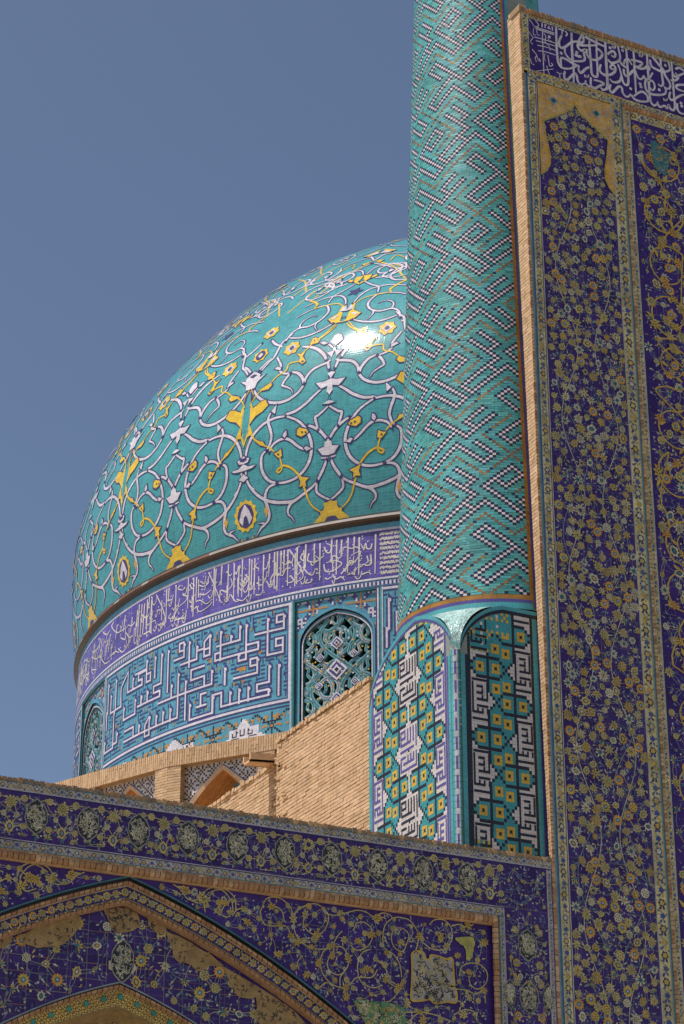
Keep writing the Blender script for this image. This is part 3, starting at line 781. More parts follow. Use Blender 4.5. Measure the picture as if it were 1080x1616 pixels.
# ================================================================ drum
drum = thing('drum', 'cylindrical tiled drum with a violet script band and square Kufic panels under the dome', 'drum', (DX, DY, 19.06))
CY = Cyl(12.0)
P = Part()
WIN = [AZ + 0.35 + 45 * k for k in range(-4, 4)]                     # window axes
ZW = 23.02                                                          # head of the window frames
step = 1.25
for i in range(288):
    a0 = -360 + i * step; a1 = a0 + step
    P.rect(CY, a0, a1, ZW, 24.72, 'drum_turquoise', 0)
for c in WIN:
    n = 32
    for i in range(n):
        a0 = c + 5.15 + (34.7) * i / n; a1 = c + 5.15 + 34.7 * (i + 1) / n
        P.rect(CY, a0, a1, 17.5, ZW, 'drum_turquoise', 0)
P.build('wall', drum)
# script band
P = Part(); rnd = random.Random(5)
def ring(S, z0, z1, mat, h, a0=-250, a1=-95, st=0.75):
    n = int((a1 - a0) / st)
    for i in range(n): P.rect(S, a0 + (a1 - a0) * i / n, a0 + (a1 - a0) * (i + 1) / n, z0, z1, mat, h)
ring(CY, 23.30, 24.52, 'drum_violet', 0.006)
ring(CY, 24.50, 24.56, 'drum_white', 0.010); ring(CY, 23.24, 23.29, 'drum_white', 0.010)
for ln in THU.strip().split('\n'):
    w_, d = ln.split(';'); pts = ints(d, 100); c = curve(pts, 4) if len(pts) > 2 else pts
    for k in ((0,) if True else ()):
        wv = int(w_) * 0.0021; n = len(c)
        if n == 2: c = [(c[0][0] + (c[1][0] - c[0][0]) * t / 4, c[0][1] + (c[1][1] - c[0][1]) * t / 4) for t in range(5)]; n = 5
        P.ribbon(CY, c, [wv * (1.15 - 0.5 * i / (n - 1)) for i in range(n)], 'drum_script', 0.013)
# the small signature block at the right end and the rest of the band round the back
for j in range(9):
    for i in range(46):
        u = -134.9 + 2.7 * i / 46; z = 23.36 + j * .125
        c = curve([(u, z + rnd.uniform(0, .09)), (u + .05, z + rnd.uniform(0, .09)), (u + .1, z + rnd.uniform(0, .09))], 2)
        P.ribbon(CY, c, .017, 'drum_script', 0.013)
def script(a0, a1, S=CY, zb=23.36, hh=1.06):
    a = a0
    while a < a1:
        if rnd.random() < .6:
            P.ribbon(S, [(a, zb + hh * rnd.uniform(.0, .4)), (a - .03, zb + hh * rnd.uniform(.75, 1))], .045, 'drum_script', .013)
        z = zb + rnd.uniform(.05, .75) * hh; w2 = rnd.uniform(.5, 1.3)
        c = curve([(a, z), (a + w2 * .3, z - .13), (a + w2 * .7, z - .1), (a + w2, z + .12), (a + w2 * .8, z + .22)], 4)
        P.ribbon(S, c, .04, 'drum_script', .0135)
        a += rnd.uniform(.25, .6)
script(-132.0, -96); script(-249, -189)
for k in range(70):
    u = rnd.uniform(-189, -136.5); z = rnd.uniform(23.36, 24.3); w2 = rnd.uniform(.35, .9)
    P.ribbon(CY, curve([(u, z), (u + w2 * .3, z - .08), (u + w2 * .75, z - .05), (u + w2, z + .1)], 3), .024, 'drum_script', .0125)
for k in range(26):
    u = rnd.uniform(-189, -139); z = rnd.uniform(23.4, 23.9); P.ribbon(CY, [(u, z), (u - .05, z + rnd.uniform(.35, .55))], .03, 'drum_script', .0122)
for k in range(300):                                               # dots and vowel marks
    u = rnd.uniform(-190, -136); z = rnd.uniform(23.4, 24.45)
    P.ribbon(CY, [(u, z), (u + .12, z + .03)], .028, 'drum_script', .012)
P.build('inscription_band', drum)
# guard bands
P = Part()
ring(CY, 24.56, 24.70, 'drum_turquoise', 0.012); ring(CY, 23.06, 23.235, 'drum_turquoise', 0.006)
ring(CY, 23.215, 23.235, 'drum_navy', 0.009); ring(CY, 23.055, 23.075, 'drum_navy', 0.009)
a = -249.0; i = 0
while a < -96:
    P.rect(CY, a, a + .24, 23.10, 23.195, 'drum_white', 0.010); P.rect(CY, a + .24, a + .48, 23.10, 23.195, 'drum_navy', 0.010); a += .48
P.build('guard_band', drum)
# square Kufic panels between the windows
def straight(pts):
    o = [list(p) for p in pts]
    for i in range(len(o) - 1):
        du = abs(o[i + 1][0] - o[i][0]) * .2094; dv = abs(o[i + 1][1] - o[i][1])
        if du < .35 * dv: m_ = (o[i][0] + o[i + 1][0]) / 2; o[i][0] = o[i + 1][0] = m_
        elif dv < .35 * du: m_ = (o[i][1] + o[i + 1][1]) / 2; o[i][1] = o[i + 1][1] = round(m_ / .03) * .03
    return [tuple(p) for p in o]
def sub(pts, st=1.2):
    o = [pts[0]]
    for a, b in zip(pts, pts[1:]):
        n = max(1, int(abs(b[0] - a[0]) / st) + (1 if abs(b[0] - a[0]) > st else 0))
        for k in range(1, n + 1): o.append((a[0] + (b[0] - a[0]) * k / n, a[1] + (b[1] - a[1]) * k / n))
    return o
KU = [straight(ints(l, 100)) for l in KUF.strip().split('\n')]
def kufic(dk):
    global P
    P = Part(); d = 45.0 * dk; r2 = random.Random(9 + dk)
    u0, u1, z0, z1 = -180.1 + d, -146.05 + d, 20.57, 23.0
    ring(CY, 17.6, 20.40, 'drum_turquoise', .004, u0 - .5, u1 + .4)
    # white frame with navy edges
    fr = [(u0, z0), (u1, z0), (u1, z1), (u0, z1), (u0, z0)]
    for off, wd, mt, h in ((0, .13, 'drum_navy', .008), (0, .062, 'drum_white', .012)): P.ribbon(CY, sub(fr), wd, mt, h)
    P.ribbon(CY, sub([(u0 - .45, z0 - .14), (u1 + .35, z0 - .14)]), .03, 'drum_navy', .008)
    for pts in KU:
        q = sub([(u + d, v) for u, v in pts])
        P.ribbon(CY, q, .14, 'drum_navy', .008); P.ribbon(CY, q, .05, 'drum_white', .013)
        # flared tips on the tall strokes
        for e, f in ((0, 1), (-1, -2)):
            a_, b_ = q[e], q[f]
            if abs(a_[0] - b_[0]) < .05 and a_[1] > b_[1]:
                P.poly(CY, [(a_[0] - .1, a_[1] + .15), (a_[0] - .1, a_[1] - .1), (a_[0] + .5, a_[1] - .1), (a_[0] + .42, a_[1] + .01), (a_[0] + .22, a_[1] + .05)], 'drum_navy', .009)
                P.rect(CY, a_[0], a_[0] + .26, a_[1] - .09, a_[1] - .02, 'drum_white', .0135)
    for l in KOR.strip().split('\n'):
        q = [(u + d, v) for u, v in ints(l, 100)]
        if len(q) > 2: P.poly(CY, q, 'drum_orange', .006)
    # small navy square Kufic and amber ticks in the gaps
    def near(u, v, lim):
        for pts in KU:
            for a, b in zip(pts, pts[1:]):
                ax, ay, bx, by = a[0] * .2094, a[1], b[0] * .2094, b[1]; x, y = u * .2094, v
                L2 = (bx - ax) ** 2 + (by - ay) ** 2 or 1e-9; t = max(0, min(1, ((x - ax) * (bx - ax) + (y - ay) * (by - ay)) / L2))
                if math.hypot(x - ax - t * (bx - ax), y - ay - t * (by - ay)) < lim: return True
        return False
    us = [-179.4 + .62 * i for i in range(54)]; zs = [20.74 + .105 * j for j in range(21)]
    for u in us:
        for z in zs:
            if near(u, z, .115): continue
            t = r2.random()
            if t < .14: P.rect(CY, u + d - .08, u + d + .08, z - .045, z + .045, 'drum_orange', .007)
            elif t < .62: P.rect(CY, u + d - .28, u + d + .3, z - .016, z + .016, 'drum_navy', .007)
            elif t < .84: P.rect(CY, u + d - .07, u + d + .07, z - .05, z + .07, 'drum_navy', .007)
            elif t < .95: P.rect(CY, u + d - .28, u + d + .3, z - .016, z + .016, 'drum_navy', .007); P.rect(CY, u + d - .28, u + d - .14, z - .05, z + .05, 'drum_navy', .0075)
    # the dado under the panel: crosses, dotted diagonals and stepped white plaques
    g = .3; zt = 20.38
    for i in range(int(34 / g)):
        u = u0 + .3 + g * i
        ph = i % 14
        for s_, zc in ((1, 20.34 - .05 * ph), (-1, 19.69 + .05 * ph)):
            if 19.5 < zc < zt: P.rect(CY, u, u + .24, zc - .03, zc + .03, 'drum_black', .009)
        if ph == 7:
            P.rect(CY, u - 1.3, u + 1.3, 20.11, 20.145, 'drum_black', .0085); P.rect(CY, u - .09, u + .09, 19.8, 20.36, 'drum_black', .0087)
            for q in (-.75, .75): P.rect(CY, u + q - .3, u + q + .3, 20.22, 20.27, 'drum_orange', .0094); P.rect(CY, u + q - .1, u + q + .1, 20.17, 20.30, 'drum_orange', .0095); P.rect(CY, u + q - .3, u + q + .2, 20.0, 20.05, 'drum_orange', .0094)
        if ph in (3, 11, 0, 7):
            P.rect(CY, u + .1, u + .55, 20.22, 20.27, 'drum_orange', .0093); P.rect(CY, u - .2, u + .15, 19.98, 20.04, 'drum_orange', .0093)
            P.rect(CY, u + .35, u + .55, 20.14, 20.22, 'drum_orange', .0093)
    for uc in (u1 - 6.1, u1 - 17.2, u1 - 27.5):
        wide = 2.1 if uc > u1 - 10 else 3.4
        for j in range(10):
            hw = wide - j * .0 if j < 6 else wide * (.42 - .1 * (j - 6))
            if j < 2: hw = wide + .9 - .45 * j
            P.rect(CY, uc - hw, uc + hw, 19.80 + .052 * j, 19.80 + .052 * (j + 1) - .001, 'drum_white', .010, nu=4)
        nlet = 6 if wide < 3 else 10
        for j in range(nlet):
            x = uc - wide * .8 + 1.6 * wide * j / nlet
            P.rect(CY, x, x + .14, 19.93, 19.93 + r2.choice((.09, .15, .15)), 'drum_black', .014)
            if j % 2 == 0: P.rect(CY, x, x + 1.6 * wide / nlet + .1, 19.915, 19.94, 'drum_black', .0145)
            if j % 3 == 1: P.rect(CY, x, x + .36, 20.01, 20.035, 'drum_black', .0147)
        P.rect(CY, uc - wide * .85, uc + wide * .85, 19.86, 19.885, 'drum_black', .0143)
    P.build('kufic_panel', drum)
for dk in (-1, 0, 1): kufic(dk)
# windows: frame, star spandrel, pierced strapwork grille over a dark opening
def arch_pts(c, hw, zs, za, n=12):
    """pointed arch from left spring over the apex to right spring, in (degrees, z)"""
    L = []
    for i in range(n + 1):
        t = math.pi / 2 * i / n * .82
        x = hw * (math.cos(t) - math.cos(math.pi / 2 * .82)) / (1 - math.cos(math.pi / 2 * .82)); z = zs + (za - zs) * math.sin(t) / math.sin(math.pi / 2 * .82)
        L.append((-x, z))
    return [(c + x, z) for x, z in L] + [(c - x, z) for x, z in L[:-1][::-1]]
def window(c):
    global P
    hw = 5.15; CI = Cyl(11.94); CG = Cyl(11.86)
    w_ = Part(); P = w_
    # frame reveals and outer strips
    for s_ in (-1, 1):
        u = c + s_ * hw
        P.face([CY(u, 17.6, 0), CY(u, ZW, 0), CI(u, ZW, 0), CI(u, 17.6, 0)], 'dark_green', [(0, 0), (0, 5), (.14, 5), (.14, 0)])
        P.rect(CY, u + s_ * .06 - .2, u + s_ * .06 + .2, 17.6, ZW + .02, 'dark_green', .012) if False else None
        P.rect(CY, *(sorted((u + s_ * .02, u + s_ * .22))), 17.6, ZW + .03, 'dark_green', .014); P.rect(CY, *(sorted((u + s_ * .22, u + s_ * .42))), 17.6, ZW + .03, 'drum_turquoise', .014)
        P.rect(CY, *(sorted((u + s_ * .42, u + s_ * .52))), 17.6, ZW + .03, 'drum_white', .016)
    for i in range(10):
        a0 = c - hw + 2 * hw * i / 10; a1 = a0 + 2 * hw / 10
        P.face([CY(a0, ZW, 0), CY(a1, ZW, 0), CI(a1, ZW, 0), CI(a0, ZW, 0)], 'dark_green', [(0, 0), (1, 0), (1, 1), (0, 1)])
    out_ = arch_pts(c, 4.72, 21.95, 22.76); inn = arch_pts(c, 4.2, 21.85, 22.54)
    # spandrel sheet with the arch cut out of it
    zb = 17.6
    top = [(u, ZW) for u, z in out_]
    for i in range(len(out_) - 1):
        q = [out_[i], out_[i + 1], top[i + 1], top[i]]
        P.face([CI(u, z, 0) for u, z in q], 'drum_turquoise', [CI.uv(u, z) for u, z in q])
    for s_ in (-1, 1):
        P.rect(CI, *(sorted((c + s_ * 4.72, c + s_ * hw))), zb, 21.95, 'drum_turquoise', 0); P.rect(CI, *(sorted((c + s_ * 4.72, c + s_ * hw))), 21.95, ZW, 'drum_turquoise', 0)
    # arch moulding rings
    full_o = [(c - 4.72, zb)] + out_ + [(c + 4.72, zb)]; full_i = [(c - 4.2, zb)] + inn + [(c + 4.2, zb)]
    def ringface(A, SA, hA, B, SB, hB, mat):
        for i in range(len(A) - 1):
            P.face([SA(*A[i], hA), SA(*A[i + 1], hA), SB(*B[i + 1], hB), SB(*B[i], hB)], mat, [(i * .1, 0), (i * .1 + .1, 0), (i * .1 + .1, .1), (i * .1, .1)])
    def mixp(t): return [((1 - t) * a[0] + t * b[0], (1 - t) * a[1] + t * b[1]) for a, b in zip(full_o, full_i)]
    prof_ = [(0, .0, 'drum_navy'), (.0, .05, 'drum_turquoise'), (.4, .05, 'drum_black'), (.4, 0.0, 'drum_black'), (.55, 0.0, 'drum_turquoise'), (.8, .0, 'drum_navy'), (1, -.01, 'grille_teal'), (1, -.2, None)]
    for (t0, h0, m0), (t1, h1, _) in zip(prof_, prof_[1:]): ringface(mixp(t0), CI, h0, mixp(t1), CI, h1, m0)
    P.ribbon(CI, mixp(.85), .03, 'drum_white', .012)
    # eight-rayed star pattern in the spandrels
    def in_sp(u, z):
        for i in range(len(out_) - 1):
            a, b = out_[i], out_[i + 1]
            if a[0] <= u <= b[0]: return z > a[1] + (b[1] - a[1]) * (u - a[0]) / ((b[0] - a[0]) or 1e-9) + .06
        return abs(u - c) > 4.8 and z > 22.0
    gc = .0512 / .2094; nu = int(hw / gc)
    for i in range(-nu, nu + 1):
        for j in range(26):
            u = c + i * gc; z = ZW - .05 - j * .0512
            if abs(u - c) > hw - .2 or not in_sp(u, z): continue
            x, y = (i + 240) % 12 - 6, (j + 8) % 12 - 6
            m_ = None
            if abs(x) == abs(y) and abs(x) < 6: m_ = 'drum_white' if abs(x) % 2 == 0 else 'drum_navy'
            elif (x == 0 or y == 0) and abs(x) + abs(y) < 3: m_ = 'drum_white'
            elif abs(abs(x) - abs(y)) == 1 and abs(x) < 5: m_ = 'drum_navy' if (x + y) % 3 else 'drum_white'
            elif x == -6 or y == -6: m_ = 'drum_orange'
            if m_: P.rect(CI, u - gc * .46, u + gc * .46, z - .024, z + .024, m_, .006)
    wo = w_.build('window', drum)
    # dark chamber behind
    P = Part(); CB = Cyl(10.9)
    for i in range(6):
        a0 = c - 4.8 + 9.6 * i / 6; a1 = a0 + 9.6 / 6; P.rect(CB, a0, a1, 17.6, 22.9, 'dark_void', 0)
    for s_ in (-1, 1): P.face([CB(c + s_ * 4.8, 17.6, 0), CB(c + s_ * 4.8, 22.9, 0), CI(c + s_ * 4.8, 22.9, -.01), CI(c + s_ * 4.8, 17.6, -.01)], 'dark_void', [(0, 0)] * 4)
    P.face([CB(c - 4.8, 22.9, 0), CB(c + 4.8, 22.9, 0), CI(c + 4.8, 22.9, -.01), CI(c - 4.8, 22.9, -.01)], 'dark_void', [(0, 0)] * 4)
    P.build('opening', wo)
    # the grille
    G = Part(); P = G
    def inside(u, z):
        if abs(u - c) > 4.15 or z < 17.7: return False
        if z < 21.85: return True
        for i in range(len(inn) - 1):
            a, b = inn[i], inn[i + 1]
            if a[0] <= u <= b[0]: return z < a[1] + (b[1] - a[1]) * (u - a[0]) / ((b[0] - a[0]) or 1e-9)
        return False
    k_ = 1 / .205
    def strap(pts, w1=.088):
        q = []; 
        for p in pts:
            if inside(*p): q.append(p)
            else:
                if len(q) > 1: lay(q, w1)
                q = []
        if len(q) > 1: lay(q, w1)
    cnt = [0]
    def lay(q, w1):
        cnt[0] += 1; o = (cnt[0] % 7) * .004
        n = len(q); su, sv = CG.scale(0, 0)
        # a bar with depth: front face, navy lining and two cheeks
        P.ribbon(CG, q, w1, 'grille_teal', .03 + o); P.ribbon(CG, q, w1 * .6, 'grille_pale' if cnt[0] % 3 == 0 else 'grille_teal', .034 + o); P.ribbon(CG, q, w1 * .16, 'drum_navy', .038 + o)
        for s_ in (-1, 1):
            for i in range(n - 1):
                a, b = q[i], q[i + 1]; dx, dy = (b[0] - a[0]) * su, (b[1] - a[1]); l = math.hypot(dx, dy) or 1e-9
                ox, oy = -dy / l * w1 / 2 * s_ / su, dx / l * w1 / 2 * s_
                P.face([CG(a[0] + ox, a[1] + oy, .03 + o), CG(b[0] + ox, b[1] + oy, .03 + o), CG(b[0] + ox, b[1] + oy, -.1), CG(a[0] + ox, a[1] + oy, -.1)], 'drum_turquoise', [(0, 0)] * 4)
    def circ_(u, z, r_, a0=0, a1=360, n=26): return [(u + r_ * k_ * math.cos(R(a0 + (a1 - a0) * i / n)), z + r_ * math.sin(R(a0 + (a1 - a0) * i / n))) for i in range(n + 1)]
    zc = 21.15
    for j in range(-8, 4):
        z = zc + j * .42
        for i in range(-4, 5):
            u = c + (i + (.5 if j % 2 else 0)) * .42 * k_
            if (i + j) % 2 == 0: strap(circ_(u, z, .25), .10)
            for s_ in (-1, 1):
                strap(curve([(u, z + .21), (u + s_ * .1 * k_, z + .13), (u + s_ * .08 * k_, z - .02), (u + s_ * .17 * k_, z - .12)], 5), .075)
    for s_ in (-1, 1):
        sp = [(c + s_ * (.12 + .62 * math.sin(t * .3)) * k_ * .9, 20.0 + t * .13) for t in range(20)]
        strap(curve(sp, 2), .1)
        sp = [(c + s_ * (.75 - .62 * math.sin(t * .3)) * k_ * .9, 20.0 + t * .13) for t in range(20)]
        strap(curve(sp, 2), .1)
    for (du, dz, s_) in ((0, 0, 1.0), (0, .67, .62), (-.42, .35, .4), (.42, .35, .4), (0, -.72, .62), (-.45, -.35, .4), (.45, -.35, .4), (0, -1.35, .9)):
        u, z = c + du * k_, zc + dz
        P.poly(CG, star(u, z, .27 * s_ * k_, .27 * s_, 4, .72), 'drum_white', .075); P.poly(CG, star(u, z, .2 * s_ * k_, .2 * s_, 4, .72), 'drum_navy', .08)
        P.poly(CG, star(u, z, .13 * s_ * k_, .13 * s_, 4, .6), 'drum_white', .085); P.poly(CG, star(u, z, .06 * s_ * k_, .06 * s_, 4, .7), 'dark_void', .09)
    r3 = random.Random(int(c * 10))
    for i in range(170):
        u = c + r3.uniform(-4.1, 4.1); z = r3.uniform(19.4, 22.4)
        if inside(u, z): P.poly(CG, star(u, z, .03 * k_, .03, 4, .6), r3.choice(('drum_orange', 'drum_white', 'base_yellow')), .082)
    P.build('grille', wo)
for c in WIN:
    if -240 < c < -90: window(c)

# ================================================================ brick zone under the drum (sixteen sides)
ring16 = thing('brick_drum_base', 'sixteen-sided sandy brick base ringing the drum with shallow arched niches', 'drum base', (DX, DY, 11))
def bricks(P, S, u0, u1, v0, v1, bl, bh, depth, joint=.012, mats=('brick', 'brick_pale', 'brick_dark'), vertical=False, rnd=random, rough=.012, bond=.5, weights=(6, 3, 1), clip=None):
    """a course of real bricks on a flat face; S maps (u, v, h)"""
    if vertical: nr = max(1, round((u1 - u0) / bh)); nc = max(1, round((v1 - v0) / bl))
    else: nr = max(1, round((v1 - v0) / bh)); nc = max(1, round((u1 - u0) / bl))
    for r_ in range(nr):
        off = (r_ % 2) * bond
        for c_ in range(-1, nc + 1):
            if vertical:
                a0 = u0 + (u1 - u0) * r_ / nr; a1 = u0 + (u1 - u0) * (r_ + 1) / nr; b0 = v0 + (v1 - v0) * (c_ + off) / nc; b1 = v0 + (v1 - v0) * (c_ + 1 + off) / nc
                b0 = max(b0, v0); b1 = min(b1, v1)
            else:
                b0 = v0 + (v1 - v0) * r_ / nr; b1 = v0 + (v1 - v0) * (r_ + 1) / nr; a0 = u0 + (u1 - u0) * (c_ + off) / nc; a1 = u0 + (u1 - u0) * (c_ + 1 + off) / nc
                a0 = max(a0, u0); a1 = min(a1, u1)
            j = joint * rnd.uniform(.75, 1.3); jv = j * .3
            if vertical: a0 += j / 2; a1 -= j / 2; b0 += jv / 2; b1 -= jv / 2
            else: a0 += jv / 2; a1 -= jv / 2; b0 += j / 2; b1 -= j / 2
            if a1 - a0 < .02 or b1 - b0 < .012: continue
            if clip and not clip((a0 + a1) / 2, (b0 + b1) / 2): continue
            d = depth + rnd.uniform(-rough, rough); t = rnd.uniform(-rough, rough) * .5
            mt = rnd.choices(mats, weights)[0]
            F = [(a0, b0, d + t), (a1, b0, d - t), (a1, b1, d - t), (a0, b1, d + t)]
            B = [(a0, b0, -.002), (a1, b0, -.002), (a1, b1, -.002), (a0, b1, -.002)]
            P.face([S(*p) for p in F], mt)
            for i in range(4):
                k = (i + 1) % 4; P.face([S(*F[i]), S(*B[i]), S(*B[k]), S(*F[k])], mt)
class Facet:
    """flat face between two ground points, u metres along it"""
    def __init__(s, a, b):
        s.a = Vector((*a, 0)); d = Vector((b[0] - a[0], b[1] - a[1], 0)); s.L = d.length; s.d = d.normalized(); s.n = Vector((s.d.y, -s.d.x, 0))
    def __call__(s, u, v, h):
        p = s.a + s.d * u + s.n * h; return (p.x, p.y, v)
    def uv(s, u, v): return (u, v)
    def scale(s, u, v): return (1, 1)
corner = [(-.45, 27.6), (-1.37, 22.6), (.72, 17.85), (3.85, 13.63), (8.6, 10.6), (14, 9.3), (20, 11.2), (25.5, 17), (26.5, 24), (24, 31), (18, 35.5), (11, 36), (4, 33)]
NC = len(corner); rb = random.Random(3); core = Part(); ZL = 19.52; ZN = 19.13
inner = []
for x, y in corner:
    a = math.atan2(y - DY, x - DX); inner.append((DX + 11.6 * math.cos(a), DY + 11.6 * math.sin(a)))
for k in range(NC):
    a, b = corner[k], corner[(k + 1) % NC]; c_, d_ = inner[k], inner[(k + 1) % NC]
    core.face([(*a, ZL), (*b, ZL), (*d_, ZL), (*c_, ZL)], 'brick_wall', [(0, 0), (5, 0), (5, 1), (0, 1)])
    F = Facet(a, b); core.rect(F, 0, F.L, ZN, ZL, 'brick_joint', 0)
    if k not in (0, 1, 2, 3): core.rect(F, 0, F.L, 9, ZN, 'brick_wall', -.02)
core.build('core', ring16)
led = Part()
for k in range(NC):
    F = Facet(corner[k], corner[(k + 1) % NC])
    if k < 4: bricks(led, F, 0, F.L, ZN, ZL, .2, .066, .016, vertical=True, rnd=rb, rough=.004)
    else: led.rect(F, 0, F.L, ZN, ZL, 'brick_wall', .02)
led.build('ledge', ring16)
def pier(k, u0, u1):
    F = Facet(corner[k], corner[(k + 1) % NC]); n = Part()
    n.rect(F, u0, u1, 9, ZN, 'brick_joint', -.012)
    bricks(n, F, u0, u1, 14.6, ZN, .26, .068, .0, rnd=rb, rough=.003, joint=.008)
    for u in (u0, u1): n.face([F(u, 9, 0), F(u, ZN, 0), F(u, ZN, -.24), F(u, 9, -.24)], 'brick_wall', [(0, 9), (0, ZN), (.24, ZN), (.24, 9)])
    n.build('pier', ring16)
def niche(k, u0, u1):
    F = Facet(corner[k], corner[(k + 1) % NC]); s = Part(); cx = (u0 + u1) / 2; hw = (u1 - u0) / 2 - .04; za = 19.03; zs = 18.12; N = 14
    s.face([F(u0, ZN, 0), F(u1, ZN, 0), F(u1, ZN, -.24), F(u0, ZN, -.24)], 'brick_dark', [(0, 0)] * 4)
    def drop(x): return (.5 * x + .22 * x * x) * (za - zs) / (.5 * hw + .22 * hw * hw)
    arc = [(hw * i / N, za - drop(hw * i / N)) for i in range(N + 1)]
    line = [(cx - x, z) for x, z in arc[::-1]] + [(cx + x, z) for x, z in arc[1:]]
    for a, b in zip(line, line[1:]): s.face([F(a[0], a[1], -.2), F(b[0], b[1], -.2), F(b[0], ZN, -.2), F(a[0], ZN, -.2)], 'base_white', [a, b, (b[0], ZN), (a[0], ZN)])
    for s_ in (-1, 1):
        e = sorted((cx + s_ * hw, cx + s_ * (hw + .04))); s.rect(F, e[0], e[1], 9, ZN, 'brick_pale', -.2)
    s.ribbon(F, line, .045, 'base_violet', -.188); s.ribbon(F, line, .016, 'drum_turquoise', -.182)
    g = .05
    for i in range(int((u1 - u0) / g)):
        for j in range(28):
            u = u0 + g * (i + .5); z = ZN - .04 - g * j
            if z < za - drop(abs(u - cx)) + .05: continue
            p, q = i % 6, j % 6
            if p == q or p + q == 6 or (p, q) in ((3, 0), (0, 3), (3, 1), (1, 3)): s.rect(F, u - g * .42, u + g * .42, z - g * .42, z + g * .42, 'base_black', -.194)
            elif (p, q) in ((0, 1), (1, 0), (2, 3), (3, 2)): s.rect(F, u - g * .4, u + g * .4, z - g * .4, z + g * .4, 'brick_pale', -.194)
    so_ = s.build('spandrel', ring16)
    v = Part()
    for a, b in zip(line, line[1:]):
        A2, B2 = (cx + (a[0] - cx) * .93, a[1] - .11), (cx + (b[0] - cx) * .93, b[1] - .11)
        A3, B3 = (cx + (a[0] - cx) * .72, a[1] - .22), (cx + (b[0] - cx) * .72, b[1] - .22)
        v.face([F(*a, -.17), F(*b, -.17), F(*B2, -.19), F(*A2, -.19)], 'brick_pale', [a, b, B2, A2])
        v.face([F(*A2, -.19), F(*B2, -.19), F(*B3, -.85), F(*A3, -.85)], 'vault_brown', [(a[0], 0), (b[0], 0), (b[0] * .8, .7), (a[0] * .8, .7)])
        v.face([F(*A3, -.85), F(*B3, -.85), F(B3[0], 9, -.85), F(A3[0], 9, -.85)], 'vault_brown', [A3, B3, (B3[0], 9), (A3[0], 9)])
    for s_ in (-1, 1): v.face([F(cx + s_ * hw * .93, zs - .11, -.19), F(cx + s_ * hw * .93, 9, -.19), F(cx + s_ * hw * .72, 9, -.85), F(cx + s_ * hw * .72, zs - .22, -.85)], 'vault_brown', [(0, 8), (0, 0), (.7, 0), (.7, 8)])
    v.build('vault', so_)
for k in (0, 1, 2, 3):
    L = Facet(corner[k], corner[(k + 1) % NC]).L; a, b, c_, d_ = .36, L / 2 - .22, L / 2 + .22, L - .4
    pier(k, 0, a); niche(k, a, b); pier(k, b, c_); niche(k, c_, d_); pier(k, d_, L)
# ================================================================ minaret
MX, MY, MR0, MZ0, MK = 0.2819, 2.0527, 1.7089, 16.753, 0.03542
minaret = thing('minaret', 'tall turquoise minaret with black and white zigzag brick lettering on a square tiled base', 'minaret', (MX, MY, 11.9))
class Cone:
    def __call__(s, u, v, h):
        a = R(u); r = MR0 - MK * (v - MZ0) + h; return (MX + r * math.cos(a), MY + r * math.sin(a), v)
    def uv(s, u, v): return (R(u) * 1.5, v)
    def scale(s, u, v): return (R(1) * (MR0 - MK * (v - MZ0)), 1)
CS = Cone(); rm = random.Random(11)
DU, DV = 2.1564, 0.0482
def line_cells(pts):
    o = set()
    for (a, b), (c, d) in zip(pts, pts[1:]):
        n = max(abs(c - a), abs(d - b))
        for i in range(n + 1): o.add((a + (c - a) * i // n, b + (d - b) * i // n))
    return o
WORD = [[(2, 8), (-3, 3), (0, 0), (11, 11), (14, 8), (19, 3)], [(14, 8), (11, 5), (16, 0)], [(8, 8), (-3, 19), (0, 22), (8, 14), (16, 22), (19, 19), (14, 14)],
        [(8, 24), (13, 29), (10, 32)], [(5, 27), (13, 35), (2, 46), (5, 49), (16, 38), (24, 46), (27, 43), (16, 32), (24, 24), (27, 27), (22, 32), (19, 29)], [(10, 38), (13, 41)]]
BROWN = [[(-8, 3), (0, -5), (8, 3), (16, -5)], [(8, 3), (16, 11), (24, 3)]] if False else [[(0, -5), (8, 3), (16, -5)], [(24, 3), (16, 11), (24, 19), (16, 27), (8, 19), (0, 27), (-8, 35)], [(-8, 19), (0, 27), (8, 35), (0, 43), (8, 51), (16, 43), (24, 51)]]
wc = set(); bc = set()
for p in WORD: wc |= line_cells(p)
for p in BROWN: bc |= line_cells(p)
# repeat over the lattice (24,-8) and (16,48)
LAT = {}
def key(c, r_):
    # reduce a cell to the fundamental block of the lattice spanned by (24,-8), (16,48)
    det = 24 * 48 + 8 * 16
    a = (48 * c - 16 * r_) / det; b = (8 * c + 24 * r_) / det
    m_, n_ = math.floor(a + 1e-9), math.floor(b + 1e-9)
    return (c - 24 * m_ - 16 * n_, r_ + 8 * m_ - 48 * n_)
for c in bc: LAT[key(*c)] = 'b'
for c in wc: LAT[key(*c)] = 'w'
for c in wc:
    for d in ((1, 0), (-1, 0), (0, 1), (0, -1)):
        q = key(c[0] + d[0], c[1] + d[1])
        if LAT.get(q) != 'w': LAT[q] = 'n'
TEALS = ['shaft_teal_' + x for x in 'abcde']
shaft = Part()
ZTOP = 34.0
for i in range(-30, 40):
    for j in range(int((ZTOP - 16.6) / 1.5)):
        shaft.rect(CS, -100 + i * 6, -94 + i * 6, 16.6 + j * 1.5, min(ZTOP, 18.1 + j * 1.5), 'grout', -.012)
zrow0 = 19.156 + 27 * DV
nrow = int((ZTOP - 16.84) / DV)
P = shaft
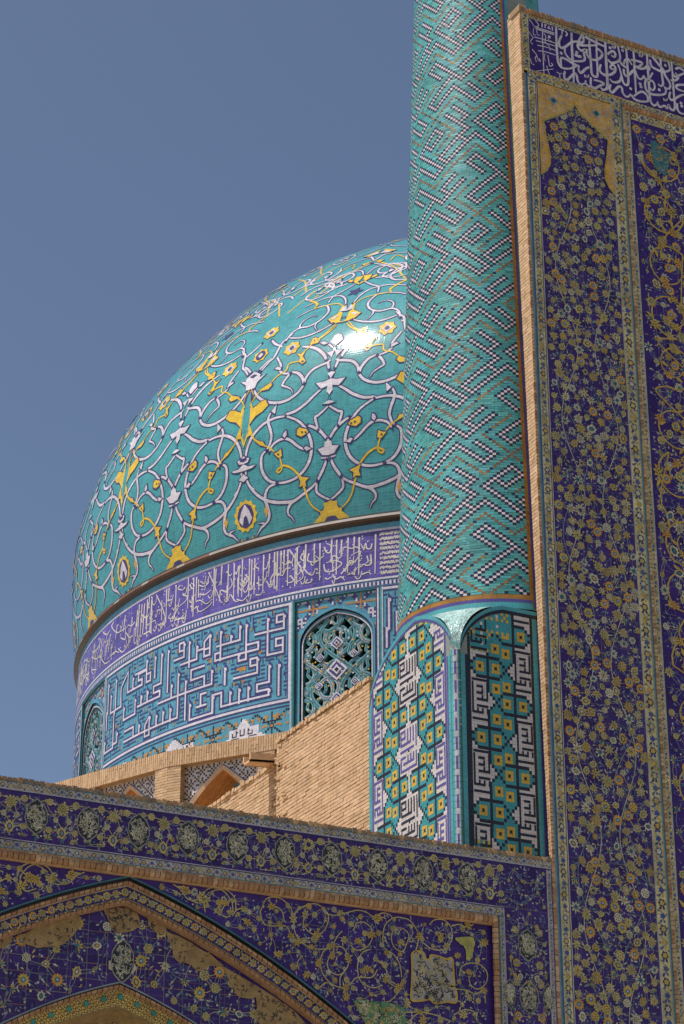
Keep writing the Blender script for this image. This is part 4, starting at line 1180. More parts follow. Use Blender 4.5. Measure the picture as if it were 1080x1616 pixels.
for jj in range(nrow):
    r_ = int(math.ceil((zrow0 - 16.88) / DV)) - 1 - jj
    z = zrow0 - r_ * DV
    if z < 16.87: continue
    run = None; cols = range(-36, 28)
    tone = rm.choice(TEALS)
    i = -44
    while i <= 27:
        u = -158.55 + DU * i
        kind = LAT.get(key(i, r_))
        n = 1
        if kind is None:
            while n < 3 and LAT.get(key(i + n, r_)) is None and i + n <= 27 and rm.random() < .75: n += 1
            mt = tone if rm.random() < .35 else rm.choice(TEALS)
            if rm.random() < .25: tone = rm.choice(TEALS)
        else: mt = {'w': 'shaft_white', 'n': 'shaft_navy', 'b': 'shaft_brown' if rm.random() < .62 else ('shaft_amber' if rm.random() < .6 else 'shaft_navy')}[kind]
        a0 = u - DU * .478; a1 = u + DU * (n - 1) + DU * .478
        a1 = min(a1, -99.6)
        if a1 > a0 and a0 < -99.7:
            t = [rm.uniform(-.0022, .0022) for _ in range(3)]
            q = [(a0, z - DV * .45, t[0]), (a1, z - DV * .45, t[1]), (a1, z + DV * .45, t[2] + t[1] - t[0]), (a0, z + DV * .45, t[2])]
            P.face([CS(*p) for p in q], mt)
        i += n
for j in range(int((ZTOP - 16.6) / .3)):                              # far side of the shaft in plain turquoise courses
    for i in range(22): P.rect(CS, -66 + i * 8, -58 + i * 8, 16.6 + j * .3, 16.9 + j * .3, TEALS[(i * 7 + j * 3) % 5], 0)
shaft.build('shaft', minaret)
bb = Part()
for a0, a1, mt in ((-99.6, -97.3, 'shaft_amber'), (-97.25, -95.3, 'base_violet'), (-95.25, -66, 'shaft_teal_d')):
    for j in range(172):
        z = 16.62 + j * .1; bb.rect(CS, a0, a1, z + .002, z + .098, mt, .003 + rm.uniform(-.001, .001))
for i in range(70):
    a0 = -240 + i * 2.03
    bb.rect(CS, a0, a0 + 1.98, 16.775, 16.855, 'shaft_amber', .005); bb.rect(CS, a0, a0 + 1.98, 16.715, 16.772, 'base_violet', .006); bb.rect(CS, a0, a0 + 1.98, 16.60, 16.712, 'shaft_teal_d', .007)
for a0, a1, mt in ((-40, -37.2, 'shaft_teal_d'), (-37.1, -35.2, 'base_violet'), (-35.1, -31, 'shaft_brown')):
    for j in range(60): bb.rect(CS, a0, a1, 28 + j * .1 + .002, 28 + j * .1 + .098, mt, .004)
bb.build('border', minaret)
# square base: two visible mosaic faces, rounded corner strip, shells under the shaft
XL, YF, YB, ZB = -1.60, 0.20, 3.20, 11.9
def arch_left(y):
    """top edge of the left face"""
    t = abs(y - 1.51); half = 1.30 if y < 1.51 else 1.69
    t = min(1, t / half); a = math.acos(max(-1, 1 - (1 - t) * (1 - math.cos(R(76)))))
    return 15.45 + 1.13 * math.sin(a) / math.sin(R(76))
def arch_right(x):
    if x > -.65: return 16.49
    t = min(1, (-.65 - x) / .85); a = math.acos(max(-1, 1 - (1 - t) * (1 - math.cos(R(76)))))
    return 15.5 + .99 * math.sin(a) / math.sin(R(76))
body = Part()
N = 44
SL, SF = Side(XL), Front(YF)
ys = [YF + .12 + (YB - YF - .12) * i / N for i in range(N + 1)]; xs = [XL + .12 + (.3 - XL - .12) * i / N for i in range(N + 1)]
for a, b in zip(ys, ys[1:]): body.face([SL(a, ZB, 0), SL(b, ZB, 0), SL(b, arch_left(b), 0), SL(a, arch_left(a), 0)], 'grout')
for a, b in zip(xs, xs[1:]): body.face([SF(a, ZB, 0), SF(b, ZB, 0), SF(b, arch_right(b), 0), SF(a, arch_right(a), 0)], 'grout')
body.box(XL + .02, .3, YB - .02, YB, ZB, 15.4, 'brick_wall')
body.build('base', minaret)
# mosaic pattern shared by both faces: hexagons of turquoise with amber squares, white Kufic plaques between
def unit(i, j):
    """cell colour in a 24 x 21 repeat: i across, j down"""
    j %= 21
    def hexc(x, y, cx, cy):
        y = (y - cy + 10) % 21 - 10
        return x - cx, y
    for cx, cy in ((7, 0), (17, 10.5)):
        pass
    a, b = hexc(i, j, 7, 0); c, d = hexc(i, j, 17, 10)
    for (p, q) in ((a, b), (c, d)):
        if p == 0 and abs(q) <= 7: return 'k'
        if abs(q) == 3 and abs(p) <= 4: return 'k'
        if abs(p) + abs(q) == 7 and abs(p) >= 4: return 'd'
    # tips running on to the other line
    if c <= -7 and False: return 'd'
    if 10 <= i <= 17 and abs(b) == i - 14 and i >= 14 and abs(b) <= 3: return 'd'
    if 7 <= i <= 10 and abs(d) == 10 - i: return 'd'
    for (p, q) in ((a, b), (c, d)):
        if abs(p) + abs(q) < 7 and abs(q) < 3:
            for s_ in (-1, 1):
                x, y = p - 3 * s_, q
                if x == 0 and y == 0: return 'k'
                if abs(x) <= 1 and abs(y) <= 1: return 'y'
            return 't'
    for (x, y) in ((i - 10, (j - 6 + 10) % 21 - 10), (i - 10, (j + 6 + 10) % 21 - 10), (i - 14, (j - 5 + 10) % 21 - 10), (i - 14, (j + 5 + 10) % 21 - 10)):
        if x == 0 and y == 0: return 'k'
        if abs(x) <= 1 and abs(y) <= 1: return 'y'
    if i < 7 or (i < 10 and abs(d) < 10 - i): return 'W'
    if i > 17 or (i > 14 and abs(b) < i - 14): return 'w'
    return 't'
KUL = ["#######", "#.....#", "#.###.#", "#...#.#", "#.###.#", "#...#.#", "#.#####", "#......", "#.#####", "#.#.#.#", "#####.#", ".......", "#######"]
ALL = ["#.#.#.#.####", "#.#.#.#.#..#", "#.#.#.#.####", "#.#.#.#....#", "#.#.########", "#...........", "#.##########", "............", "#.#.#.#.####", "#.#.#.#....#", "#.########.#", "#..........#", "############"]
def letters(P, S, bitmap, u, z, pw, ph, mt, top, flip=False):
    """thin square Kufic drawn with narrow bricks, top left corner at (u, z)"""
    for j, row in enumerate(bitmap):
        i = 0
        while i < len(row):
            if row[i] == '#':
                k = i
                while k + 1 < len(row) and row[k + 1] == '#': k += 1
                a0, a1 = u + pw * i, u + pw * (k + 1)
                if z - ph * j < top((a0 + a1) / 2) - .14: P.rect(S, a0 + .006, a1 - .006, z - ph * (j + 1) + (.006 if k > i or not (j + 1 < len(bitmap) and bitmap[j + 1][i] == '#') else -.006), z - ph * j - .006, mt, .0085 + .0004 * (j % 2) + .0002 * (i % 2))
                i = k + 1
            else: i += 1
def mosaic(P, S, u0, u1, z1, z0, top, ncol, mirror, cols, uv_uright, seed, dbl=False, bottom_yellow=True):
    r_ = random.Random(seed); g = (u1 - u0) / ncol; gz = .0585
    nrow = int((z1 - z0) / gz)
    for j in range(nrow):
        z = z1 - gz * (j + .5)
        for i in range(ncol):
            u = u0 + g * (i + .5)
            if z + gz * .3 > top(u) - .11: continue
            ii = i if not mirror else ncol - 1 - i
            if dbl:
                half = ncol // 2
                ii = (i % half) if i < half else (ncol - 1 - i) % half
                ii = ii + (24 - half) // 2 if half < 24 else ii
            c = unit(ii, j + 3)
            edge = i < 1 or i >= ncol - 1
            if edge: mt = cols['edge']
            elif c == 'k': mt = cols['k']
            elif c == 'd': mt = cols['k']
            elif c == 'y': mt = 'base_yellow'
            elif c == 't': mt = cols['t']
            else:
                mt = 'base_white'
            if not dbl and not edge:
                # amber crosses fill the corners at the head and foot of the shaded face
                if (j < 14 and i < 9) or (j < 8 and 8 < i < 17):
                    p, q = i % 6, j % 6
                    mt = 'base_yellow' if (p in (1, 3) and q in (1, 3)) or (p, q) == (2, 2) or (p == 5 and q in (1, 2, 3)) else ('base_white' if (p, q) == (5, 5) else cols['t'])
                    if mt == 'base_yellow' and p == 5 and q == 2: mt = 'base_white'
                if j > nrow - 9 and i < 7:
                    p, q = i % 6, (nrow - j) % 6
                    mt = 'base_yellow' if (p in (2, 4) and q in (2, 4)) or (p, q) == (3, 3) or p == 0 or q == 0 else cols['t']
            t = [r_.uniform(-.0018, .0018) for _ in range(3)]
            q = [(u - g * .475, z - gz * .47, .004 + t[0]), (u + g * .475, z - gz * .47, .004 + t[1]), (u + g * .475, z + gz * .47, .004 + t[1] + t[2]), (u - g * .475, z + gz * .47, .004 + t[0] + t[2])]
            P.face([S(*p) for p in q], mt)
def plaques(P, S, u0, u1, z1, ncol, top, mt_edge, mt_mid, dbl):
    g = (u1 - u0) / ncol; gz = .0585
    for n in range(-1, 5):
        zl = z1 - gz * (21 * n + 10.5 - 3)                              # middle of the plaques on the left border
        zr = z1 - gz * (21 * n + 21 - 3)
        letters(P, S, KUL, u0 + g * 1.15, zl + .37, .0455, .0565, mt_edge, top)
        if dbl:
            letters(P, S, KUL, u1 - g * 6.9, zl + .37, .0455, .0565, mt_edge, top)
            letters(P, S, ALL, (u0 + u1) / 2 - .285, zr + .37, .048, .057, mt_mid[n % 2], top)
        else: letters(P, S, KUL, u1 - g * 7.4, zr + .37, .0455, .0565, mt_edge, top)
def edging(P, S, us, top, mats, inset):
    """bands following the arched head of a face"""
    for k, (mt, w0, w1) in enumerate(mats):
        for a, b in zip(us, us[1:]):
            b -= .004; d_ = rm.uniform(-.0025, .0025)
            P.face([S(a, top(a) - w0, .008 + k * .001 + d_), S(b, top(b) - w0, .008 + k * .001), S(b, top(b) - w1, .008 + k * .001), S(a, top(a) - w1, .008 + k * .001)], mt)
fl = Part()
mosaic(fl, SL, YF + .27, YB - .12, 16.6, ZB, arch_left, 47, False, dict(k='base_black', t='base_teal', edge='base_violet', let='base_black', let2='base_violet'), False, 4, dbl=True)
plaques(fl, SL, YF + .27, YB - .12, 16.6, 47, arch_left, 'base_violet', ('base_black', 'base_violet'), True)
edging(fl, SL, ys, arch_left, (('shaft_teal_d', 0, .07), ('base_violet', .07, .115)), 0)
for y0, y1, mt in ((YF + .12, YF + .2, 'shaft_teal_d'), (YF + .2, YF + .245, 'base_violet'), (YB - .1, YB, 'shaft_teal_d')):
    for j in range(36): fl.rect(SL, y0, y1, ZB + j * .1 + .002, ZB + j * .1 + .098, mt, .006)
fl.build('mosaic_face', minaret, 'pale sunlit mosaic face with white lettering')
fr = Part()
mosaic(fr, SF, XL + .25, -.09, 16.42, ZB, arch_right, 25, False, dict(k='base_black', t='base_teal', edge='base_black', let='base_black', let2='base_black'), True, 6)
plaques(fr, SF, XL + .25, -.09, 16.42, 25, arch_right, 'base_black', ('base_black', 'base_black'), False)
edging(fr, SF, xs, arch_right, (('shaft_teal_d', 0, .07), ('base_black', .07, .135)), 0)
for x0, x1, mt in ((XL + .12, XL + .2, 'shaft_teal_d'), (XL + .2, XL + .25, 'base_black'), (-.09, .0, 'shaft_teal_d'), (.0, .1, 'base_violet')):
    for j in range(45 if x0 > -.5 else 36): fr.rect(SF, x0, x1, ZB + j * .1 + .002, ZB + j * .1 + .098, mt, .006)
fr.build('mosaic_face', minaret, 'shaded mosaic face with amber squares and black lettering')
# rounded corner between the two faces
cs = Part(); n = 10
for i in range(n):
    t0, t1 = math.pi / 2 * i / n, math.pi / 2 * (i + 1) / n
    def cp(t): return (XL + .12 - .12 * math.cos(t), YF + .12 - .12 * math.sin(t))
    mt = ['shaft_teal_d', 'shaft_teal_a', 'shaft_teal_b', 'glaze_lilac', 'base_violet', 'base_violet', 'glaze_lilac', 'shaft_teal_c', 'dark_green', 'dark_green'][i]
    a, b = cp(t0), cp(t1)
    for j in range(34):
        z0 = ZB + j * .108; z1 = z0 + .102
        cs.face([(*a, z0), (*b, z0), (*b, z1), (*a, z1)], mt if not (mt == 'base_violet' and j % 3 == 2) else 'glaze_lilac')
cs.build('corner_strip', minaret)
sh = Part()
def shell(A, B, phA, phB, n=40, m=28):
    """concave shell between two arch edges A(s), B(s) and the ring of the shaft"""
    G = []
    for i in range(n + 1):
        s_ = i / n; row = []
        a, b = Vector(A(s_)), Vector(B(s_)); a1, b1 = Vector(A(1)), Vector(B(1))
        for k in range(m + 1):
            t = k / m; p = a.lerp(b, t)
            arc = Vector(CS(phA + (phB - phA) * t, 16.62, .004)); p = p + (arc - a1.lerp(b1, t)) * (s_ ** 1.6)
            if 0 < k < m and i < n: p = p + Vector((rm.uniform(-1, 1), rm.uniform(-1, 1), rm.uniform(-1, 1))) * .0045
            row.append(tuple(p))
        G.append(row)
    for i in range(n):
        for k in range(m): sh.face([G[i][k], G[i][k + 1], G[i + 1][k + 1], G[i + 1][k]], 'shell_teal', [(k * .1, i * .07), (k * .1 + .1, i * .07), (k * .1 + .1, i * .07 + .07), (k * .1, i * .07 + .07)])
yc, xc = YF + .12, XL + .12
def A1(s_): y = yc + (1.51 - yc) * (1 - math.cos(R(90) * s_)); return (XL, y, arch_left(y) if s_ > 0 else 15.4)
def B1(s_): x = xc + (-.65 - xc) * (1 - math.cos(R(90) * s_)); return (x, YF, arch_right(x) if s_ > 0 else 15.4)
shell(A1, B1, -165, -122)
def A2(s_): y = YB - (YB - 1.51) * (1 - math.cos(R(90) * s_)); return (XL, y, arch_left(y) if s_ > 0 else 15.4)
def B2(s_): x = XL + .1 + 1.2 * s_; return (x, YB, 15.4 + 1.1 * s_)
shell(A2, B2, -165, -240)
def A3(s_): x = -.65 + .9 * s_; return (x, YF, 16.49)
sh.face([(-.65, YF, 16.49), (.3, YF, 16.49), (.3, .5, 16.62), (-.65, .65, 16.62)], 'shaft_teal_d')
sh.build('squinch_shell', minaret)

# ================================================================ brick wall running back from the minaret
bw = thing('brick_wall', 'sunlit tan brick wall running back from the minaret base to the drum', 'wall', (-1.1, 5, 11))
rw = random.Random(21)
core = Part()
core.box(XL + .03, -.5, YB, 6.95, 11, 16.02, 'brick_joint'); core.box(XL + .06, -.5, 6.95, 13.5, 11, 15.62, 'brick_joint')
core.build('core', bw)
fc = Part(); SW = Side(XL + .03)
def edge_clip(u, v): return v < 16.03 - .05 * abs(math.sin(u * 7)) and not (abs(u - 5.0) < .12 and abs(v - 13.3) < .05) and not (abs(u - 4.1) < .07 and abs(v - 12.6) < .05)
bricks(fc, SW, YB, 6.95, 11.4, 16.05, .25, .067, .022, joint=.013, rnd=rw, rough=.005, clip=edge_clip)
fc.build('brick_face', bw)
fc = Part(); SW2 = Side(XL + .06)
bricks(fc, SW2, 6.95, 12.5, 11.4, 15.62, .25, .067, .022, joint=.013, rnd=rw, rough=.005)
fc.build('brick_face', bw)
cp = Part()
for k in range(44):                                                     # uneven top course
    y = YB + k * .0855
    cp.obox((XL - .02 + rw.uniform(-.015, .015), y, 16.0 + rw.uniform(-.01, .02)), (.26, 0, rw.uniform(-.02, .02)), (0, .08, 0), (0, 0, .07), rw.choice(('brick', 'brick_dark', 'brick_pale')))
for k in range(58):
    y = 6.95 + k * .0955
    cp.obox((XL + .01 + rw.uniform(-.015, .015), y, 15.6 + rw.uniform(-.01, .02)), (.26, 0, rw.uniform(-.02, .02)), (0, .09, 0), (0, 0, .07), rw.choice(('brick', 'brick_dark', 'brick_pale')))
# crumbled mortar and leaning bricks round the step
for k in range(34):
    y = rw.uniform(6.4, 7.1); z = rw.uniform(14.2, 16.0)
    cp.obox((XL - .012, y, z), (.03, rw.uniform(-.02, .02), 0), (0, rw.uniform(.08, .2), rw.uniform(-.03, .05)), (0, rw.uniform(-.02, .02), rw.uniform(.03, .06)), rw.choice(('brick', 'brick_dark')))
cp.build('coping', bw)
# gutter spout
sp = Part()
sp.obox((XL - .50, 7.02, 15.60), (.55, 0, .05), (0, .34, 0), (0, 0, .04), 'brick_pale')
sp.obox((XL - .50, 7.02, 15.60), (.55, 0, .05), (0, .05, 0), (0, 0, .17), 'brick_pale'); sp.obox((XL - .50, 7.31, 15.60), (.55, 0, .05), (0, .05, 0), (0, 0, .17), 'brick_pale')
o = sp.build('rain_spout', None); o['label'] = 'small tan rain spout sticking out of the brick wall beside the niche'; o['category'] = 'spout'

# ================================================================ ornament for the glazed walls
def flower(P, S, u, v, r, kind, rot, h, rnd, pal):
    if kind == 'sun':
        P.poly(S, star(u, v, r, r, 12, .72, rot), 'glaze_orange' if rnd.random() < .6 else 'glaze_yellow', h); P.poly(S, star(u, v, r * .42, r * .42, 6, .9, rot), 'glaze_teal', h + .002); P.poly(S, star(u, v, r * .2, r * .2, 4, .9), 'glaze_lilac', h + .004)
    elif kind == 'peony':
        a, b = pal; n = rnd.randint(8, 11); o = []
        for q in range(n):
            L_ = r * rnd.uniform(.82, 1.15); t = rot + 2 * math.pi * q / n; d = math.pi / n
            o += [(u + r * .62 * math.cos(t - d), v + r * .62 * math.sin(t - d)), (u + L_ * .95 * math.cos(t - d * .5), v + L_ * .95 * math.sin(t - d * .5)), (u + L_ * math.cos(t + d * .35), v + L_ * math.sin(t + d * .35))]
        P.poly(S, o, a, h)
        for q in range(n):
            t = rot + 2 * math.pi * (q + .1) / n; leaf(P, S, u + r * .45 * math.cos(t), v + r * .45 * math.sin(t), r * rnd.uniform(.25, .42), r * .055, t, 'glaze_ink', h + .002)
        P.poly(S, star(u, v, r * .42, r * .44, 7, .8, rot), 'glaze_ink', h + .003); P.poly(S, star(u, v, r * .34, r * .36, 6, .75, rot), b, h + .004); P.poly(S, star(u, v, r * .12, r * .12, 3, .9), 'glaze_ink', h + .006)
    elif kind == 'burst':
        a, b = pal; n = rnd.randint(7, 10)
        for q in range(n):
            t = rot + 2 * math.pi * q / n; leaf(P, S, u + r * .3 * math.cos(t), v + r * .3 * math.sin(t), r * rnd.uniform(.62, .85), r * .19, t + rnd.uniform(-.15, .15), a, h)
        P.poly(S, star(u, v, r * .4, r * .4, 6, .85, rot), b, h + .003); P.poly(S, star(u, v, r * .17, r * .17, 4, .8), 'glaze_ink', h + .005)
    elif kind == 'rosette':
        n = 6
        for i in range(n):
            a = rot + 2 * math.pi * i / n; cu, cv = u + math.cos(a) * r * .62, v + math.sin(a) * r * .62
            P.poly(S, star(cu, cv, r * .36, r * .36, 4, .85, a), pal[0], h); P.poly(S, star(cu, cv, r * .13, r * .13, 2, 1), 'glaze_ink', h + .003)
        P.poly(S, star(u, v, r * .3, r * .3, 4, .9), pal[1], h + .004)
    elif kind == 'lily':
        for i in range(5):
            a = rot + math.pi * (i - 2) / 4.2; P.poly(S, [(u, v), (u + r * .75 * math.cos(a - .2), v + r * .75 * math.sin(a - .2)), (u + r * 1.05 * math.cos(a), v + r * 1.05 * math.sin(a)), (u + r * .75 * math.cos(a + .2), v + r * .75 * math.sin(a + .2))], 'glaze_yellow' if i % 2 == 0 else pal[1], h)
        P.poly(S, star(u, v, r * .4, r * .3, 4, .9, rot), 'glaze_teal', h + .002)
    elif kind == 'palm':
        c, s_ = math.cos(rot), math.sin(rot)
        def t(x, y): return (u + r * (x * c - y * s_), v + r * (x * s_ + y * c))
        P.poly(S, [t(*p) for p in ((1.15, 0), (.75, .3), (.8, .62), (.35, .6), (.1, .9), (-.25, .6), (-.7, .45), (-.9, 0), (-.7, -.45), (-.25, -.6), (.1, -.9), (.35, -.6), (.8, -.62), (.75, -.3))], pal[0], h)
        P.poly(S, [t(*p) for p in ((.7, 0), (.3, .38), (-.2, .36), (-.55, 0), (-.2, -.36), (.3, -.38))], 'glaze_ink', h + .002)
        P.poly(S, [t(*p) for p in ((.5, 0), (.2, .24), (-.15, .22), (-.35, 0), (-.15, -.22), (.2, -.24))], pal[1], h + .004)
    elif kind == 'dots':
        P.poly(S, star(u, v, r, r, 8, .88, rot), pal[0], h)
        for i in range(7):
            a = rot + i * math.pi / 3; q = r * .55 if i < 6 else 0; P.poly(S, star(u + q * math.cos(a), v + q * math.sin(a), r * .15, r * .15, 2, 1, .8), 'glaze_ink', h + .003)
def leaf(P, S, u, v, l, w_, a, mt, h):
    c, s_ = math.cos(a), math.sin(a)
    P.poly(S, [(u + x * c - y * s_, v + x * s_ + y * c) for x, y in ((0, 0), (l * .35, w_), (l * .75, w_ * .6), (l, 0), (l * .7, -w_ * .7), (l * .3, -w_))], mt, h)
PALS = [('glaze_olive', 'glaze_yellow'), ('glaze_pale', 'glaze_olive'), ('glaze_olive', 'glaze_pale'), ('glaze_olive', 'glaze_lime'), ('glaze_olive', 'glaze_olive'), ('glaze_pale', 'glaze_teal'), ('glaze_yellow', 'glaze_olive')]
KINDS_ = ['peony', 'burst', 'lily', 'palm', 'dots', 'peony', 'burst', 'palm', 'rosette', 'peony']
def meadow(P, S, u0, u1, v0, v1, rnd, ok=None, sep=.2, rmin=.06, rmax=.105, leaves=1.0, hb=.004, kinds=KINDS_, size=1.0, sunrate=.1):
    """millefleurs field: blossoms, thin stems between them and small leaves over the ground"""
    pts = []
    tries = int((u1 - u0) * (v1 - v0) / (sep * sep) * 14)
    cell = {}
    for _ in range(tries):
        u = rnd.uniform(u0 + .04, u1 - .04); v = rnd.uniform(v0 + .04, v1 - .04)
        if ok and not ok(u, v): continue
        s_ = sep * rnd.uniform(.82, 1.15); ku, kv = int(u / sep), int(v / sep); bad = False
        for a in (-1, 0, 1):
            for b in (-1, 0, 1):
                for q in cell.get((ku + a, kv + b), ()):
                    if math.hypot(q[0] - u, q[1] - v) < s_: bad = True; break
        if bad: continue
        cell.setdefault((ku, kv), []).append((u, v)); pts.append((u, v))
    for i, (u, v) in enumerate(pts):                                    # stems
        best = sorted(pts[max(0, i - 400):i + 400], key=lambda q: (q[0] - u) ** 2 + (q[1] - v) ** 2)[1:3]
        for q in best:
            d = math.hypot(q[0] - u, q[1] - v)
            if d < sep * 2:
                mx, my = (u + q[0]) / 2 + (q[1] - v) * .1, (v + q[1]) / 2 - (q[0] - u) * .1
                P.ribbon(S, curve([(u, v), (mx, my), q], 3), .009 * size, rnd.choice(('glaze_blue', 'glaze_blue', 'glaze_olive')), hb)
    nl = int((u1 - u0) * (v1 - v0) / (sep * sep) * 5.5 * leaves)
    for _ in range(nl):
        u = rnd.uniform(u0 + .03, u1 - .03); v = rnd.uniform(v0 + .03, v1 - .03)
        if ok and not ok(u, v): continue
        leaf(P, S, u, v, rnd.uniform(.045, .095) * size, rnd.uniform(.007, .015) * size, rnd.uniform(0, 6.3), rnd.choices(('glaze_leaf', 'glaze_blue', 'glaze_pale', 'glaze_teal', 'glaze_olive', 'glaze_black'), (6, 6, 2, 1, 1, 1))[0], hb + .002)
    for _ in range(int(nl * .12)):
        u = rnd.uniform(u0 + .03, u1 - .03); v = rnd.uniform(v0 + .03, v1 - .03)
        if ok and not ok(u, v): continue
        P.poly(S, star(u, v, .022 * size, .022 * size, 4, .6, rnd.uniform(0, 1)), rnd.choice(('glaze_pale', 'glaze_blue', 'glaze_lilac')), hb + .004)
    for u, v in pts:
        k = 'sun' if rnd.random() < sunrate else rnd.choice(kinds); r_ = rnd.uniform(rmin, rmax)
        if k == 'sun': r_ = max(r_, rmax * .92)
        if k in ('lily', 'dots', 'rosette'): r_ *= .85
        flower(P, S, u, v, r_, k, rnd.uniform(0, 6.3), hb + .006, rnd, rnd.choice(PALS))
def band(P, S, u0, u1, v0, v1, along, ground, rnd, step=.13, edge='glaze_ink'):
    step *= .72
    """guard band of small linked palmettes and knots between two fillets"""
    n = max(2, int(((v1 - v0) if along == 'v' else (u1 - u0)) / .5))
    P.rect(S, u0, u1, v0, v1, ground, .004, *((1, n) if along == 'v' else (n, 1)))
    L = (v1 - v0) if along == 'v' else (u1 - u0); W_ = (u1 - u0) if along == 'v' else (v1 - v0)
    def T(s_, t): return (u0 + W_ * t, v0 + s_) if along == 'v' else (u0 + s_, v0 + W_ * t)
    k = 0; s_ = step * .5
    while s_ < L - step * .4:
        u, v = T(s_, .5); a = (math.pi / 2 if along == 'v' else 0)
        t = k % 4
        if t == 0: P.poly(S, star(u, v, W_ * .36, W_ * .36, 6, .8), 'glaze_ink' if rnd.random() < .5 else 'glaze_leaf', .007); P.poly(S, star(u, v, W_ * .26, W_ * .26, 5, .7), rnd.choice(('glaze_yellow', 'glaze_olive', 'glaze_pale')), .009)
        elif t == 2: P.poly(S, star(u, v, W_ * .3, W_ * .3, 5, .55), rnd.choice(('glaze_cobalt', 'glaze_leaf', 'glaze_yellow')), .007)
        else:
            for q in (-1, 1):
                uu, vv = T(s_, .5 + q * .24); leaf(P, S, uu, vv, step * .55, W_ * .11, a + q * .7, rnd.choice(('glaze_leaf', 'glaze_cobalt', 'glaze_ink', 'glaze_yellow')), .007)
        if rnd.random() < .6:
            uu, vv = T(s_ + rnd.uniform(-.3, .3) * step, rnd.choice((.12, .88))); P.poly(S, star(uu, vv, W_ * .08, W_ * .08, 3, .8), 'glaze_ink', .008)
        s_ += step; k += 1
    for _ in range(int(L / step * 2.2)):
        uu, vv = T(rnd.uniform(.02, L - .02), rnd.uniform(.12, .88)); leaf(P, S, uu, vv, W_ * rnd.uniform(.14, .3), W_ * .06, rnd.uniform(0, 6.3), rnd.choice(('glaze_leaf', 'glaze_yellow', 'glaze_olive', 'glaze_lime', 'glaze_yellow', 'glaze_blue')), .006)
    wv = curve([T(i * step * .5, .5 + .3 * (1 if i % 4 == 1 else (-1 if i % 4 == 3 else 0))) for i in range(int(L / (step * .5)) + 1)], 2)
    P.ribbon(S, wv, W_ * .06, 'glaze_leaf', .0055)

# ================================================================ portal
portal = thing('portal_wall', 'towering portal wall of dark blue flowered tiles with a white script band along its top', 'portal', (4, 1.5, 0))
F0 = Front(0.0); rp = random.Random(31)
XR = 7.6; ZT = 28.67
b = Part()
b.box(.33, XR + 1.5, .02, 3.0, 0, ZT + .02, 'brick_wall')
def yb(z): return max(.07, .09 + (z - 12.8) * .0219)
for j in range(12):                                                     # thin pilaster dying into the minaret
    z0, z1 = 28.69 * j / 12, 28.69 * (j + 1) / 12
    b.face([(.012, .02, z0), (.012, yb(z0), z0), (.012, yb(z1), z1), (.012, .02, z1)], 'brick_wall', [(.02, z0), (yb(z0), z0), (yb(z1), z1), (.02, z1)])
    b.face([(.012, yb(z0), z0), (.33, yb(z0) + .05, z0), (.33, yb(z1) + .05, z1), (.012, yb(z1), z1)], 'brick_wall', [(0, z0), (.3, z0), (.3, z1), (0, z1)])
b.face([(.012, .02, 28.69), (.34, .02, 28.69), (.34, .5, 28.69), (.012, .45, 28.69)], 'brick_dark')
b.build('wall', portal)
# sunlit brick return on the left edge
rt = Part(); SR = Side(.012); rr_ = random.Random(8)
for j in range(241):
    z0 = 12.25 + j * .0685; e = yb(z0); m_ = e * (.45 if j % 2 else .62)
    for a0, a1 in ((0.0, m_ - .003), (m_ + .003, e)):
        d = .010 + rr_.uniform(-.003, .003); rt.box(.012 - d, .012, a0, a1, z0 + .005, z0 + .063, rr_.choice(('brick', 'brick', 'brick_pale', 'brick', 'brick_dark')), skip='r')
    rt.box(.008, .012, 0, e, z0 - .006, z0 + .006, 'brick_joint', skip='r')
rt.build('brick_return', portal)
eg = Part()
z = 0.0
while z < 28.8:
    eg.box(.0 + rr_.uniform(-.004, .004), .05, -.012 + rr_.uniform(-.003, .003), .02, z + .006, z + .062, rr_.choice(('brick', 'brick_dark', 'brick_red')), skip='b'); z += .0685
eg.build('brick_edge', portal)
# coping bricks on top
cp = Part(); x = -.02
cp.box(.0, XR + 1.5, -.02, .4, ZT + .025, ZT + .09, 'brick_joint')
while x < XR + 1.4:
    cp.box(x, x + .05, -.03 + rr_.uniform(-.012, .01), .3, ZT + .005, ZT + .115 + rr_.uniform(-.014, .014), rr_.choice(('brick_red', 'brick_joint', 'brick_red', 'coping_grey'))); x += .06
cp.box(.005, .14, -.012, .40, ZT, ZT + .17, 'brick_dark')
cp.build('coping', portal)
# script band
ip = Part()
ip.rect(F0, .19, XR, 27.41, 28.585, 'tile_ink', .004, 12, 3)
for ln in INS.strip().split('\n'):
    w_, d = ln.split(';'); pts = ints(d, 1000); c = curve(pts, 5) if len(pts) > 2 else pts; wv = int(w_) * .00054 * (1 if int(w_) > 60 else 1.0); n = len(c)
    if n == 2: c = [c[0], ((c[0][0] + c[1][0]) / 2, (c[0][1] + c[1][1]) / 2), c[1]]; n = 3
    ws = [wv * (.74 + .26 * math.sin(math.pi * min(1, .12 + i / (n - 1)))) if int(w_) > 60 else wv for i in range(n)]
    ip.ribbon(F0, c, ws, 'ink_letter', .008)
for u, v in ints(INSD, 1000): ip.poly(F0, star(u, v, .042, .042, 4, .72, .5), 'ink_letter', .010)
